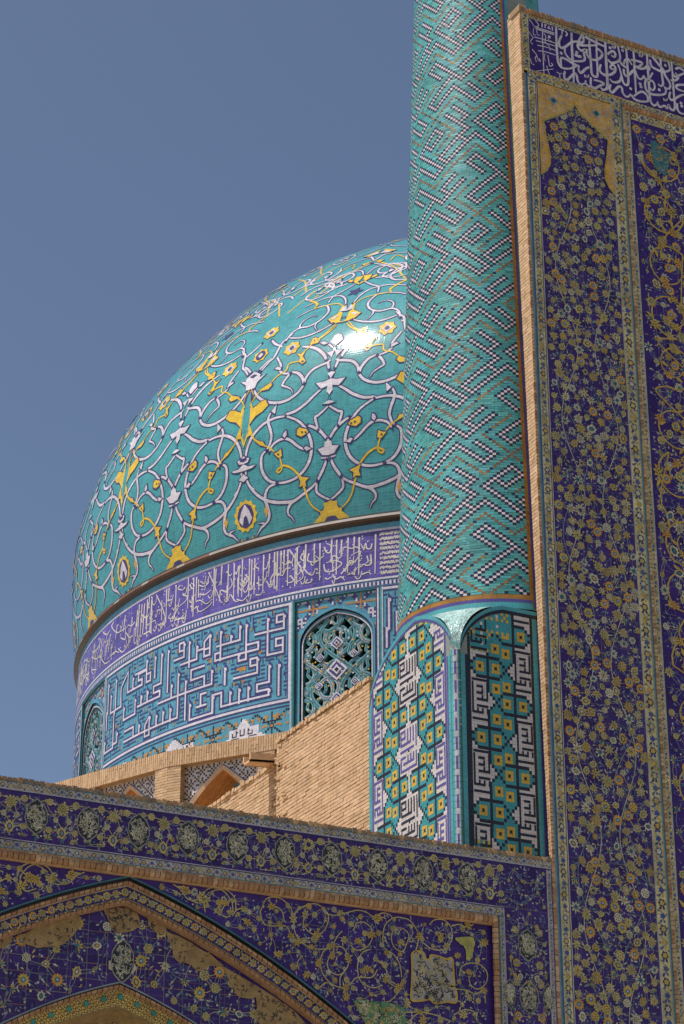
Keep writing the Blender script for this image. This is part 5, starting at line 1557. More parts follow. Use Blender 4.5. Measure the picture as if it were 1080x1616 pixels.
# the band runs on to the right with the same hand
def thuluth(P, S, u0, u1, z0, z1, rnd, mt, wd):
    u = u0; H = z1 - z0
    while u < u1:
        for _ in range(2):
            zz = z0 + H * rnd.uniform(.1, .55); q = rnd.uniform(.3, .6)
            c = curve([(u + q, zz + H * .12), (u + q * .75, zz - H * .02), (u + q * .4, zz - H * .06), (u + q * .1, zz + H * .06), (u, zz + H * .2)], 5); n = len(c)
            P.ribbon(S, c, [wd * (.7 + .3 * math.sin(math.pi * i / n)) for i in range(n)], mt, .008)
        P.ribbon(S, [(u, z0 + H * rnd.uniform(.1, .3)), (u - .01, z0 + H * .6), (u - .02, z0 + H * rnd.uniform(.85, .95))], wd, mt, .009)
        u += rnd.uniform(.2, .34)
thuluth(ip, F0, 3.95, XR, 27.45, 28.55, rp, 'ink_letter', .05)
ip.build('inscription_panel', portal)
# bands and fillets
bd = Part()
band(bd, F0, .19, XR, 28.585, ZT, 'u', 'border_ground', rp, .1)
band(bd, F0, .055, .19, 27.36, ZT, 'v', 'border_ground', rp, .12)
Zf = 8.2
for u0, u1, mt in ((.052, .080, 'glaze_blue'), (.080, .106, 'glaze_teal'), (.106, .126, 'glaze_cobalt'), (.286, .298, 'glaze_black'), (.298, .316, 'glaze_lilac'), (.316, .328, 'glaze_ink'),
                   (1.945, 1.960, 'glaze_lilac'), (2.170, 2.186, 'glaze_blue'), (2.186, 2.212, 'glaze_teal'), (2.373, 2.388, 'glaze_lilac'), (2.388, 2.415, 'glaze_ink')):
    bd.rect(F0, u0, u1, 0, 27.3 if u0 < 2.2 else 26.97, mt, .006, 1, 20)
band(bd, F0, .126, .286, Zf, 27.20, 'v', 'border_ground', rp, .13)
band(bd, F0, 1.962, 2.170, Zf, 27.20, 'v', 'border_ground', rp, .15)
band(bd, F0, .126, 2.170, 27.20, 27.36, 'u', 'border_ground', rp, .14)
band(bd, F0, 2.278, 2.373, Zf, 27.15, 'v', 'border_ground', rp, .12)
band(bd, F0, 2.415, XR, 26.985, 27.16, 'u', 'border_ground', rp, .14)
band(bd, F0, 2.2, XR, 27.285, 27.40, 'u', 'border_ground', rp, .11)
bd.rect(F0, .126, .286, 0, Zf, 'border_ground', .004); bd.rect(F0, 1.962, 2.17, 0, Zf, 'border_ground', .004)
bd.build('border_band', portal)
ml = Part()
def roll(P, p0, p1, r_, seg, mats, rnd, axis, face=-1):
    """half-round brick roll along x or z, standing out from y = p.y"""
    L = (p1[0] - p0[0]) if axis == 'x' else (p1[2] - p0[2]); n = max(1, int(L / seg)); m_ = 6
    for i in range(n):
        a = L * i / n + .005; b_ = L * (i + 1) / n - .005; mt = rnd.choice(mats); rr = r_ + rnd.uniform(-.004, .004)
        for k in range(m_):
            t0, t1 = math.pi * k / m_, math.pi * (k + 1) / m_
            if axis == 'x': q = [(p0[0] + a, p0[1] - rr * math.sin(t0), p0[2] + rr * math.cos(t0)), (p0[0] + b_, p0[1] - rr * math.sin(t0), p0[2] + rr * math.cos(t0)), (p0[0] + b_, p0[1] - rr * math.sin(t1), p0[2] + rr * math.cos(t1)), (p0[0] + a, p0[1] - rr * math.sin(t1), p0[2] + rr * math.cos(t1))]
            else: q = [(p0[0] - rr * math.cos(t0), p0[1] - rr * math.sin(t0), p0[2] + a), (p0[0] - rr * math.cos(t0), p0[1] - rr * math.sin(t0), p0[2] + b_), (p0[0] - rr * math.cos(t1), p0[1] - rr * math.sin(t1), p0[2] + b_), (p0[0] - rr * math.cos(t1), p0[1] - rr * math.sin(t1), p0[2] + a)]
            P.face(q, mt)
roll(ml, (2.246, -.002, Zf), (2.246, -.002, 27.28), .03, .075, ('brick_red', 'brick_dark', 'brick'), rp, 'z')
roll(ml, (2.22, -.002, 27.225), (XR, -.002, 27.225), .055, .075, ('brick_red', 'brick_red', 'brick_dark'), rp, 'x')
roll(ml, (.055, -.002, 27.385), (2.2, -.002, 27.385), .026, .075, ('glaze_olive', 'glaze_grey', 'brick_dark'), rp, 'x')
ml.build('brick_moulding', portal)
# left panel: flower field under an amber cusped head
fp = Part()
HEAD = [(.328, 25.14), (.45, 25.26), (.53, 25.42), (.54, 25.6), (.47, 25.96), (.42, 26.30), (.45, 26.36), (.67, 26.50), (.93, 26.68), (1.05, 26.78), (1.135, 26.92)]
HEAD = HEAD + [(2 * 1.136 - u, v) for u, v in HEAD[:-1][::-1]]
def under(u, v):
    for a, b_ in zip(HEAD, HEAD[1:]):
        lo, hi = sorted((a[0], b_[0]))
        if lo <= u <= hi and hi > lo and v > min(a[1], b_[1]) - .03 and v > 26.2: 
            if v > a[1] + (b_[1] - a[1]) * (u - a[0]) / (b_[0] - a[0]) - .05: return False
    if v > 25.1 and (u < .56 or u > 1.71): return False
    return v < 26.9
fp.rect(F0, .328, 1.945, 0, 27.16, 'tile_navy', .003, 3, 30)
meadow(fp, F0, .34, 1.935, 8.0, 26.9, rp, ok=under, sep=.178, rmin=.062, rmax=.11, leaves=1.15, sunrate=.1)
for s_ in (-1, 1):
    for ph, am in ((0, .28), (1.6, .2)):
        fp.ribbon(F0, [(1.136 + s_ * (.38 + am * math.sin(ph + k * .115)), 8.2 + k * .055) for k in range(305)], .014, 'glaze_pale' if ph else 'glaze_blue', .0085)
def joints(P, S, u0, u1, v0, v1, du, dv, rnd, ok=None, p=.6, h=.021):
    """open joints of the square tiles, only where they have opened"""
    for i in range(1, int((u1 - u0) / du) + 1):
        for j in range(int((v1 - v0) / dv) + 1):
            u, v = u0 + du * i, v0 + dv * j
            if rnd.random() < p and (not ok or (ok(u, v) and ok(u, v + dv))): P.ribbon(S, [(u + rnd.uniform(-.003, .003), v), (u, v + dv)], rnd.uniform(.003, .006), 'glaze_net', h)
            if rnd.random() < p and (not ok or (ok(u, v) and ok(u - du, v))): P.ribbon(S, [(u - du, v + rnd.uniform(-.003, .003)), (u, v)], rnd.uniform(.003, .006), 'glaze_net', h)
joints(fp, F0, .328, 1.94, 8.2, 26.7, .2686, .27, rp, under, .5)
fp.build('floral_panel', portal)
hp = Part(); drops = []
poly_l = [(.328, 27.16)] + [p for p in HEAD if p[0] <= 1.137] + [(1.136, 27.16)]
hp.poly(F0, poly_l[::-1], 'glaze_gold', .016); hp.poly(F0, [(2 * 1.136 - u, v) for u, v in poly_l], 'glaze_gold', .016)
hp.ribbon(F0, HEAD, .035, 'glaze_yellow', .022); hp.ribbon(F0, [(u, v - .03) for u, v in HEAD], .016, 'glaze_teal', .021)
for s_ in (-1, 1):
    for k in range(1500):
        u = 1.136 + s_ * rp.uniform(.03, .78); v = rp.uniform(25.25, 27.12)
        if under(u, v) or (v < 26.35 and abs(u - 1.136) < .69): continue
        if v > 27.11 or abs(u - 1.136) > .775: continue
        if any(math.hypot(u - a, v - b_) < .064 for a, b_ in drops): continue
        drops.append((u, v)); a = rp.uniform(0, 6.3); r_ = rp.uniform(.026, .038)
        hp.ribbon(F0, [(u + r_ * math.cos(a + t * .62), v + r_ * math.sin(a + t * .62)) for t in range(9)], .0135, 'glaze_pale' if rp.random() < .7 else 'glaze_lilac', .020)
        if rp.random() < .4: hp.poly(F0, star(u, v, .014, .014, 3, .8), rp.choice(('glaze_yellow', 'glaze_amber', 'brick_red')), .021)
    hp.poly(F0, star(1.136 + s_ * .47, 26.85, .11, .10, 4, .75), 'glaze_grey', .024); hp.poly(F0, star(1.136 + s_ * .47, 26.85, .075, .07, 4, .75), 'glaze_teal', .027); hp.poly(F0, star(1.136 + s_ * .47, 26.85, .03, .03, 4, .75), 'glaze_ink', .03)
hp.build('cusped_head', portal)
# right panel: big yellow scrolls
def scroll(P, S, u, v, r_, sg, a0, rnd, turns=1.25, mt='glaze_yellow', wd=.028, hb=.012, hole=True):
    n = 22; c = []
    for i in range(n + 1):
        t = i / n; a = a0 + sg * t * turns * 2 * math.pi; q = r_ * (1 - .62 * t); c.append((u + q * math.cos(a), v + q * math.sin(a)))
    P.ribbon(S, c, [wd * (1.1 - .5 * i / n) for i in range(n + 1)], mt, hb)
    for k in (4, 9, 14, 19):
        a = math.atan2(c[k + 1][1] - c[k][1], c[k + 1][0] - c[k][0]); leaf(P, S, *c[k], r_ * rnd.uniform(.28, .42), r_ * .07, a + rnd.choice((-.9, .9)), mt, hb + .002)
    e = c[-1]
    return c, e
def knot(P, S, u, v, r_, a, rnd, mt='glaze_yellow', hb=.014):
    c, s_ = math.cos(a), math.sin(a)
    def t(x, y): return (u + r_ * (x * c - y * s_), v + r_ * (x * s_ + y * c))
    P.poly(S, [t(*p) for p in ((1.3, 0), (.75, .2), (.8, .75), (.3, .45), (-.1, .9), (-.35, .35), (-1, .5), (-.7, 0), (-1, -.5), (-.35, -.35), (-.1, -.9), (.3, -.45), (.8, -.75), (.75, -.2))], mt, hb)
    for p in ((.5, .22), (.45, -.25), (-.1, .35), (-.15, -.3), (-.5, .05), (.1, .02)):
        x, y = t(*p); P.poly(S, star(x, y, r_ * .17, r_ * .12, 2, 1, a + rnd.uniform(-.6, .6)), 'glaze_black', hb + .003)
sp_ = Part()
sp_.rect(F0, 2.415, XR, 0, 26.985, 'tile_ink', .003, 6, 28)
meadow(sp_, F0, 2.43, XR - .05, 8.0, 26.93, rp, sep=.27, rmin=.06, rmax=.12, leaves=1.7, size=1.1, kinds=['palm', 'burst', 'rosette', 'peony', 'lily', 'dots'], sunrate=.13)
v = 26.2; k = 0
while v > 8.6:
    for u in (3.02, 4.25, 5.5, 6.7):
        uu = u + rp.uniform(-.08, .08); vv = v + rp.uniform(-.1, .1) - (.3 if int(u * 10) % 2 else 0)
        c, e = scroll(sp_, F0, uu, vv, .5, 1 if (k + int(u)) % 2 else -1, rp.uniform(0, 6.3), rp, wd=.034)
        for q in (3, 10, 17): knot(sp_, F0, *c[q], rp.uniform(.08, .13), rp.uniform(0, 6.3), rp, rp.choice(('glaze_yellow', 'glaze_yellow', 'glaze_orange')))
        flower(sp_, F0, uu, vv, .11, rp.choice(('sun', 'palm', 'sun', 'dots')), rp.uniform(0, 6), .02, rp, rp.choice(PALS))
        sp_.ribbon(F0, curve([c[0], (uu + rp.uniform(-.5, .5), vv - .62), (uu + rp.uniform(-.3, .3), vv - 1.05)], 5), .03, 'glaze_yellow', .0125)
    v -= 1.12; k += 1
sp_.poly(F0, [(2.80, 26.62), (2.98, 26.6), (3.02, 26.5), (3.22, 26.45), (3.2, 26.15), (3.1, 25.9), (2.9, 25.98), (2.84, 26.2)], 'glaze_teal', .022)
for _ in range(70):
    u = rp.uniform(2.86, 3.16); v = rp.uniform(26.0, 26.52); a = rp.uniform(0, 6); sp_.ribbon(F0, [(u + .03 * math.cos(a + t), v + .03 * math.sin(a + t)) for t in range(4)], .01, rp.choice(('glaze_orange', 'glaze_green', 'glaze_blue', 'glaze_yellow')), .026)
joints(sp_, F0, 2.415, XR, 8.2, 26.6, .27, .27, rp, None, .4, .032)
sp_.build('scroll_panel', portal)

# ================================================================ arcade wall
arcade = thing('arcade_wall', 'lower blue tiled wall with a pointed arch and medallion frieze beside the portal', 'wall', (-7, .6, 0))
ra = random.Random(41)
AX = -7.17; XW = -13.3
b = Part()
b.box(-15.2, .0, .02, 1.2, 11.05, 12.13, 'brick_wall'); b.box(-1.05, .0, .02, 1.2, 0, 11.05, 'brick_wall'); b.box(-15.2, XW, .02, 1.2, 0, 11.05, 'brick_wall'); b.box(XW, -1.05, .75, 1.2, 0, 11.05, 'brick_wall')
b.build('wall', arcade)
cp = Part(); x = -15.2
while x < -.02:
    cp.box(x, x + .072, -.012 + ra.uniform(-.01, .008), .35, 12.12, 12.19 + ra.uniform(-.010, .010), ra.choice(('brick_joint', 'brick_joint', 'coping_grey', 'coping_grey', 'brick_dark'))); x += .083
cp.build('coping', arcade)
gb = Part()
band(gb, F0, -15.2, -.02, 12.015, 12.115, 'u', 'guard_ground', ra, .09)
band(gb, F0, -14.8, -.91, 11.145, 11.255, 'u', 'guard_ground', ra, .09)
band(gb, F0, -.995, -.925, 0, 11.145, 'v', 'guard_ground', ra, .085)
band(gb, F0, -.10, -.03, 0, 12.0, 'v', 'guard_ground', ra, .085)
for v0, v1, mt in ((12.117, 12.132, 'glaze_teal'), (12.0, 12.014, 'glaze_lilac'), (11.985, 12.0, 'glaze_ink'), (11.27, 11.282, 'glaze_lilac'), (11.257, 11.27, 'glaze_ink'), (11.13, 11.144, 'glaze_teal')): gb.rect(F0, -15.2, -.02 if v0 > 11.9 else -.92, v0, v1, mt, .007, 20, 1)
for u0, u1, mt in ((-1.012, -.996, 'glaze_teal'), (-.922, -.908, 'glaze_lilac'), (-.118, -.102, 'glaze_lilac'), (-.028, -.016, 'glaze_cobalt')): gb.rect(F0, u0, u1, 0, 11.14 if u1 < -.9 else 11.98, mt, .007, 1, 14)
band(gb, F0, -13.415, -13.345, 0, 11.145, 'v', 'guard_ground', ra, .085); band(gb, F0, -14.32, -14.24, 0, 12.0, 'v', 'guard_ground', ra, .085)
gb.build('guard_band', arcade)
# frieze of lattice medallions
fz = Part()
fz.rect(F0, -15.2, -.1, 11.28, 11.985, 'tile_navy', .003, 30, 2); fz.rect(F0, -.91, -.11, 0, 11.28, 'tile_navy', .003, 2, 12)
def medallion(P, S, u, v, ru, rv, rnd, ground='glaze_black', net='glaze_net'):
    N = 22; out_ = [(u + ru * math.sin(2 * math.pi * i / N) * (1 - .06 * (i % 2)), v + rv * math.cos(2 * math.pi * i / N) * (1.12 - .0 if i in (0, 11) else 1)) for i in range(N)]
    P.poly(S, [(u + (a - u) * 1.1, v + (b_ - v) * 1.1) for a, b_ in out_], net, .010); P.poly(S, out_, ground, .012)
    for _ in range(125):
        t = rnd.uniform(0, 6.3); q = math.sqrt(rnd.random()) * .84; x, z = u + ru * q * math.cos(t), v + rv * q * math.sin(t)
        a = rnd.uniform(0, 6.3); k = rnd.uniform(-1, 1); c = [(x, z)]
        for n in range(5): c.append((c[-1][0] + .014 * math.cos(a), c[-1][1] + .014 * math.sin(a))); a += k
        if ((c[-1][0] - u) / ru) ** 2 + ((c[-1][1] - v) / rv) ** 2 < .9: P.ribbon(S, c, .0095, rnd.choice((net, 'glaze_pale', 'glaze_pale')), .015)
    for _ in range(5): P.poly(S, star(u + rnd.uniform(-.6, .6) * ru, v + rnd.uniform(-.6, .6) * rv, .016, .016, 3, .8), rnd.choice(('glaze_lime', 'glaze_olive')), .018)
def frieze_unit(P, S, u, v, rnd, T, first):
    """one repeat: medallion at u, blossoms between it and the next; T turns local offsets into wall offsets"""
    def at(x, y): dx, dy = T(x, y); return (u + dx, v + dy)
    medallion(P, S, *at(0, 0), *( (.165, .225) if not first else (.165, .22)), rnd)
    H = .395
    for x, y, r_, k, pal in ((H, .17, .098, 'peony', ('glaze_olive', 'glaze_lime')), (H - .2, .245, .06, 'dots', ('glaze_olive', 'glaze_lime')), (H + .2, .245, .06, 'dots', ('glaze_olive', 'glaze_lime')),
                             (H - .1, -.01, .05, 'rosette', ('glaze_pale', 'glaze_olive')), (H + .1, -.01, .05, 'rosette', ('glaze_pale', 'glaze_olive')), (H, -.2, .098, 'palm', ('glaze_olive', 'glaze_blue')),
                             (H - .2, -.17, .055, 'dots', ('glaze_olive', 'glaze_yellow')), (H + .2, -.17, .055, 'dots', ('glaze_olive', 'glaze_yellow')), (H - .2, -.31, .06, 'lily', ('glaze_lime', 'glaze_olive')), (H + .2, -.31, .06, 'lily', ('glaze_lime', 'glaze_olive')), (0, .3, .06, 'lily', ('glaze_olive', 'glaze_lime')), (0, -.28, .06, 'lily', ('glaze_olive', 'glaze_lime'))):
        p = at(x, y)
        if not frz_ok(*p): continue
        flower(P, S, *p, r_ * rnd.uniform(.9, 1.08), k, math.pi / 2 if k in ('lily', 'palm') else rnd.uniform(0, 1), .010, rnd, pal)
    for a, b_ in (((H, .17), (H - .2, .245)), ((H, .17), (H + .2, .245)), ((H, .17), (H - .1, -.01)), ((H, .17), (H + .1, -.01)), ((H - .1, -.01), (H, -.2)), ((H + .1, -.01), (H, -.2)), ((H, -.2), (H - .2, -.17)), ((H, -.2), (H + .2, -.17)), ((H - .2, -.17), (H - .2, -.31)), ((0, .22), (H - .2, .245)), ((0, .22), (-H + .2, .245))):
        p, q = at(*a), at(*b_)
        if frz_ok(*p) and frz_ok(*q): P.ribbon(S, curve([p, ((p[0] + q[0]) / 2 + .02, (p[1] + q[1]) / 2 + .02), q], 3), .011, 'glaze_olive', .006)
def frz_ok(u, v): return (-15.1 < u < -.16 and 11.33 < v < 11.95) or (-.87 < u < -.16 and v < 11.95)
k = 0
for i in range(-8, 10):
    u = -8.671 + .79 * i
    if -15 < u < -.95: frieze_unit(fz, F0, u, 11.655, ra, lambda x, y: (x, y), i % 4 == 1)
for i in range(14):
    vv = 10.72 - .82 * i
    medallion(fz, F0, -.51, vv, .165, .215, ra)
    for s_ in (-1, 1):
        medallion(fz, F0, -.51 + s_ * .34, vv - .8, .09, .2, ra) if vv > 1 else None
        flower(fz, F0, -.51 + s_ * .21, vv - .3, .075, 'sun', .2, .012, ra, PALS[0]); flower(fz, F0, -.51 + s_ * .22, vv + .22, .07, 'peony', 0, .012, ra, ('glaze_olive', 'glaze_pale'))
        flower(fz, F0, -.51 + s_ * .33, vv - .45, .06, 'lily', math.pi / 2 + s_ * 1.5, .012, ra, ('glaze_orange', 'glaze_yellow')); flower(fz, F0, -.51 + s_ * .15, vv - .52, .06, 'palm', 1.5, .012, ra, PALS[1])
    flower(fz, F0, -.51, vv - .62, .075, 'peony', 0, .012, ra, ('glaze_olive', 'glaze_lime'))
meadow(fz, F0, -15.1, -.13, 11.3, 11.97, ra, sep=.19, rmin=.028, rmax=.045, leaves=1.5, hb=.003, kinds=['rosette', 'dots', 'palm', 'lily'], sunrate=0, size=.9)
meadow(fz, F0, -.89, -.13, 5, 11.28, ra, sep=.19, rmin=.028, rmax=.05, leaves=1.5, hb=.003, kinds=['rosette', 'dots', 'palm', 'lily'], sunrate=.03, size=.9)
fz.rect(F0, -14.23, -13.43, 0, 11.28, 'tile_navy', .003, 2, 12); meadow(fz, F0, -14.21, -13.45, 5, 11.28, ra, sep=.19, rmin=.028, rmax=.06, leaves=1.5, hb=.003, sunrate=.08, size=.9)
for i in range(12): medallion(fz, F0, -13.83, 10.72 - .82 * i, .165, .215, ra)
joints(fz, F0, -15.1, -.2, 11.29, 11.7, .235, .23, ra, None, .4, .022); joints(fz, F0, -.9, -.2, 7, 11.2, .23, .24, ra, None, .6, .022)
fz.build('frieze', arcade)
ml = Part()
roll(ml, (XW + .05, .03, 11.06), (-1.05, .03, 11.06), .062, .083, ('moulding_shade_brown', 'moulding_shade_tan', 'brick_red'), ra, 'x')
roll(ml, (-1.066, .03, 0), (-1.066, .03, 11.10), .05, .083, ('moulding_shade_tan', 'moulding_shade_brown', 'moulding_shade_tan'), ra, 'z')
roll(ml, (XW + .03, .03, 0), (XW + .03, .03, 11.10), .05, .083, ('moulding_shade_tan', 'moulding_shade_brown', 'moulding_shade_tan'), ra, 'z')
for x in range(147): ml.box(-13.25 + x * .083, -13.25 + x * .083 + .076, -.012 + ra.uniform(-.004, .004), .03, 11.09, 11.13, ra.choice(('moulding_shade_brown', 'moulding_shade_tan', 'brick_red')), skip='b')
ml.box(XW, -1.05, .03, .14, 10.985, 11.01, 'brick_dark')
z = 0.0
while z < 12.2: ml.box(-.012 + ra.uniform(-.003, .003), .046, -.016, .0, z + .006, z + .072, ra.choice(('brick_red', 'brick_dark', 'brick')), skip='b'); z += .083
ml.build('brick_moulding', arcade)
# pointed arch: spandrel, stepped mouldings, flowered archivolt, tympanum
def az(x, apex, k2=.05): d = abs(x - AX); return apex - .30 * d - k2 * d * d - (max(0, d - 4.6) ** 2) * .8
def arch_line(apex, k2=.05, w_=5.9, n=60, zmin=0): return [(AX - w_ + 2 * w_ * i / n, az(AX - w_ + 2 * w_ * i / n, apex, k2)) for i in range(n + 1)]
FS = Front(.10)
A_out = arch_line(10.99)
s = Part()
for a, b_ in zip(A_out, A_out[1:]):
    s.face([FS(*a, 0), FS(*b_, 0), FS(b_[0], 11.02, 0), FS(a[0], 11.02, 0)], 'tile_ink', [a, b_, (b_[0], 11.02), (a[0], 11.02)])
s.rect(FS, AX + 5.9, -1.05, 0, 11.02, 'tile_ink', 0, 1, 12); s.rect(FS, XW, AX - 5.9, 0, 11.02, 'tile_ink', 0, 1, 12)
def sp_ok(u, v): return XW + .1 < u < -1.2 and v < 10.93 and v > az(u, 10.99) + .06 and not (-2.58 < u < -1.72 and 9.62 < v < 10.46) and not (-1.82 < u < -1.38 and 10.36 < v < 10.8)
VL = [ints(l, 1000) for l in VIN.strip().split('\n')]
for sg in (1, -1):
    for pts in VL:
        q = pts if sg == 1 else [(2 * AX - u, v) for u, v in pts]
        s.ribbon(FS, curve(q, 5), .017, 'glaze_olive', .008)
    for u, v in ints(KNO, 1000):
        uu = u if sg == 1 else 2 * AX - u
        knot(s, FS, uu, v, ra.uniform(.05, .085), ra.uniform(0, 6.3), ra, mt=ra.choice(('glaze_olive', 'glaze_yellow')), hb=.011)
for i in range(14):                                                     # scrolls further down the spandrel legs
    for sg in (-1, 1):
        u = AX + sg * (5.2 + .45 * (i % 2)); v = 9.0 - .62 * i
        if v > .6 and sp_ok(u, v): c, e = scroll(s, FS, u, v, .3, sg, ra.uniform(0, 6), ra, wd=.02, hb=.008); knot(s, FS, *c[8], .08, 1, ra, hb=.011)
meadow(s, FS, XW + .1, -1.2, 7.5, 10.95, ra, ok=sp_ok, sep=.175, rmin=.034, rmax=.062, leaves=1.3, hb=.002, size=.85, kinds=['dots', 'rosette', 'rosette', 'peony'], sunrate=.0)
def patch(P, S, pts, mt, h, rnd, n, inks, w_=.012, rad=.035, edge=None):
    q = curve(pts + [pts[0]], 4)[:-1]; pts = [(u + rnd.uniform(-.012, .012), v + rnd.uniform(-.012, .012)) for u, v in q] if not edge else q
    P.poly(S, pts, mt, h)
    if edge: P.ribbon(S, pts + [pts[0]], .035, edge, h + .001)
    us = [p[0] for p in pts]; vs = [p[1] for p in pts]
    def ins(u, v):
        c = False
        for (x0, y0), (x1, y1) in zip(pts, pts[1:] + pts[:1]):
            if (y0 > v) != (y1 > v) and u < (x1 - x0) * (v - y0) / (y1 - y0) + x0: c = not c
        return c
    for _ in range(n):
        u = rnd.uniform(min(us), max(us)); v = rnd.uniform(min(vs), max(vs))
        if not ins(u, v): continue
        a = rnd.uniform(0, 6.3); k = rnd.uniform(.5, 1.1); sg = rnd.choice((-1, 1)); q = [(u, v)]
        for t in range(7): q.append((q[-1][0] + rad * .55 * math.cos(a), q[-1][1] + rad * .55 * math.sin(a))); a += sg * k * (1 if t < 4 else -1)
        if all(ins(*p) for p in q): P.ribbon(S, q, w_, rnd.choice(inks), h + .004)
joints(s, FS, XW + .1, -1.2, 7.5, 10.8, .24, .24, ra, sp_ok, .45, .0165)
G1 = ints('-2522,10373 -2455,10421 -2320,10416 -2277,10321 -2209,10329 -2186,10391 -2050,10387 -1915,10362 -1813,10373 -1796,10095 -1788,9977 -1856,9950 -1767,9919 -1760,9722 -1929,9705 -2132,9664 -2220,9714 -2355,9680 -2532,9672 -2530,9858 -2515,10116', 1000)
patch(s, FS, G1, 'glaze_grey', .018, ra, 210, ('glaze_black', 'glaze_black', 'glaze_olive'), edge='glaze_yellow')
patch(s, FS, [(2 * AX - u, v) for u, v in G1], 'glaze_grey', .018, ra, 160, ('glaze_black',), edge='glaze_yellow')
patch(s, FS, ints('-1760,10701 -1610,10739 -1415,10751 -1432,10537 -1481,10410 -1562,10401 -1591,10579 -1704,10647', 1000), 'glaze_lime', .0155, ra, 60, ('glaze_olive',))
patch(s, FS, ints('-3520,9540 -3368,9585 -3100,9583 -2952,9589 -2733,9563 -2645,9494 -2637,9301 -2640,8900 -3173,8900 -3300,9200', 1000), 'glaze_green', .0155, ra, 230, ('glaze_olive', 'glaze_yellow', 'glaze_black', 'glaze_pale'))
s.build('spandrel', arcade)
def ring_arch(P, a0, y0, a1, y1, mt, k0=.05, k1=.05, seg=None, rnd=None, mats=None, joint=.012):
    """strip of an arch moulding between two arch lines; optionally cut into bricks"""
    w_ = 5.9; n = 60 if not seg else int(2 * w_ / seg)
    for i in range(n):
        x0 = AX - w_ + 2 * w_ * i / n; x1 = AX - w_ + 2 * w_ * (i + 1) / n
        if seg: x1 -= joint
        m_ = mt if not mats else rnd.choice(mats); d = rnd.uniform(-.006, .006) if rnd else 0
        P.face([(x0, y0 + d, az(x0, a0, k0)), (x1, y0 + d, az(x1, a0, k0)), (x1, y1 + d, az(x1, a1, k1)), (x0, y1 + d, az(x0, a1, k1))], m_, [(x0, 0), (x1, 0), (x1, abs(a1 - a0) + abs(y1 - y0)), (x0, abs(a1 - a0) + abs(y1 - y0))])
am = Part()
ring_arch(am, 11.0, .085, 10.98, .085, 'glaze_teal'); ring_arch(am, 10.98, .086, 10.965, .086, 'glaze_black'); ring_arch(am, 10.965, .085, 10.965, .13, 'glaze_black'); ring_arch(am, 10.965, .13, 10.945, .13, 'glaze_black')
ring_arch(am, 10.95, .15, 10.86, .15, 'brick_joint')
ring_arch(am, 10.945, .145, 10.925, .10, None, seg=.083, rnd=ra, mats=('moulding_shade_brown', 'brick_red')); ring_arch(am, 10.925, .10, 10.885, .10, None, seg=.083, rnd=ra, mats=('moulding_shade_brown', 'moulding_shade_tan', 'brick_red')); ring_arch(am, 10.885, .10, 10.87, .15, None, seg=.083, rnd=ra, mats=('moulding_shade_brown', 'brick_red'))
ring_arch(am, 10.87, .148, 10.855, .148, 'glaze_grey')
ring_arch(am, 10.705, .19, 10.69, .19, 'glaze_grey'); ring_arch(am, 10.69, .19, 10.655, .17, None, seg=.083, rnd=ra, mats=('moulding_shade_brown', 'brick_red')); ring_arch(am, 10.655, .17, 10.62, .19, None, seg=.083, rnd=ra, mats=('moulding_shade_brown', 'brick_red')); ring_arch(am, 10.62, .19, 10.60, .32, 'moulding_shade_brown')
ring_arch(am, 10.70, .20, 10.60, .20, 'brick_joint')
am.build('arch_moulding', arcade)
av = Part(); FA = Front(.17)
ring_arch(av, 10.857, .17, 10.70, .17, 'tile_navy')
x = AX - 5.6; k = 0
while x < AX + 5.6:
    vm = (az(x, 10.857) + az(x, 10.70)) / 2
    if k % 2 == 0: flower(av, FA, x, vm, .068, 'sun', ra.uniform(0, 1), .006, ra, PALS[0])
    else: flower(av, FA, x, vm, .062, 'peony', 0, .006, ra, ('glaze_olive', 'glaze_yellow'))
    for q in (-1, 1):
        for t in (-1, 1): leaf(av, FA, x + .075, vm - .028 + q * .03, .05, .014, 1.57 * t + q * .6, ra.choice(('glaze_olive', 'glaze_leaf', 'glaze_black', 'glaze_teal')), .005)
        P_ = (x + .075, vm - .028 + q * .045); av.poly(FA, star(*P_, .018, .018, 4, .6), ra.choice(('glaze_olive', 'glaze_yellow', 'glaze_pale')), .007)
    d = abs(x - AX); x += .148 / math.sqrt(1 + (.3 + .1 * d) ** 2); k += 1
av.build('archivolt', arcade)
FT = Front(.31); K2 = .08
tp = Part()
n = 60
for i in range(n):
    x0 = AX - 5.8 + 11.6 * i / n; x1 = AX - 5.8 + 11.6 * (i + 1) / n
    lo0, lo1 = max(az(x0, 9.49, K2), -1), max(az(x1, 9.49, K2), -1)
    tp.face([FT(x0, max(0, lo0), 0), FT(x1, max(0, lo1), 0), FT(x1, az(x1, 10.66), 0), FT(x0, az(x0, 10.66), 0)], 'tile_navy', [(x0, lo0), (x1, lo1), (x1, az(x1, 10.66)), (x0, az(x0, 10.66))])
def tp_ok(u, v): return abs(u - AX) < 5 and az(u, 9.49, K2) + .06 < v < az(u, 10.60) - .08 and abs(u - AX) + abs(v - 9.78) * .8 > .3
meadow(tp, FT, AX - 5, AX + 5, 6.5, 10.6, ra, ok=tp_ok, sep=.25, rmin=.06, rmax=.11, leaves=1.4, kinds=['rosette', 'palm', 'burst', 'lily', 'dots'], sunrate=.2, size=1.1)
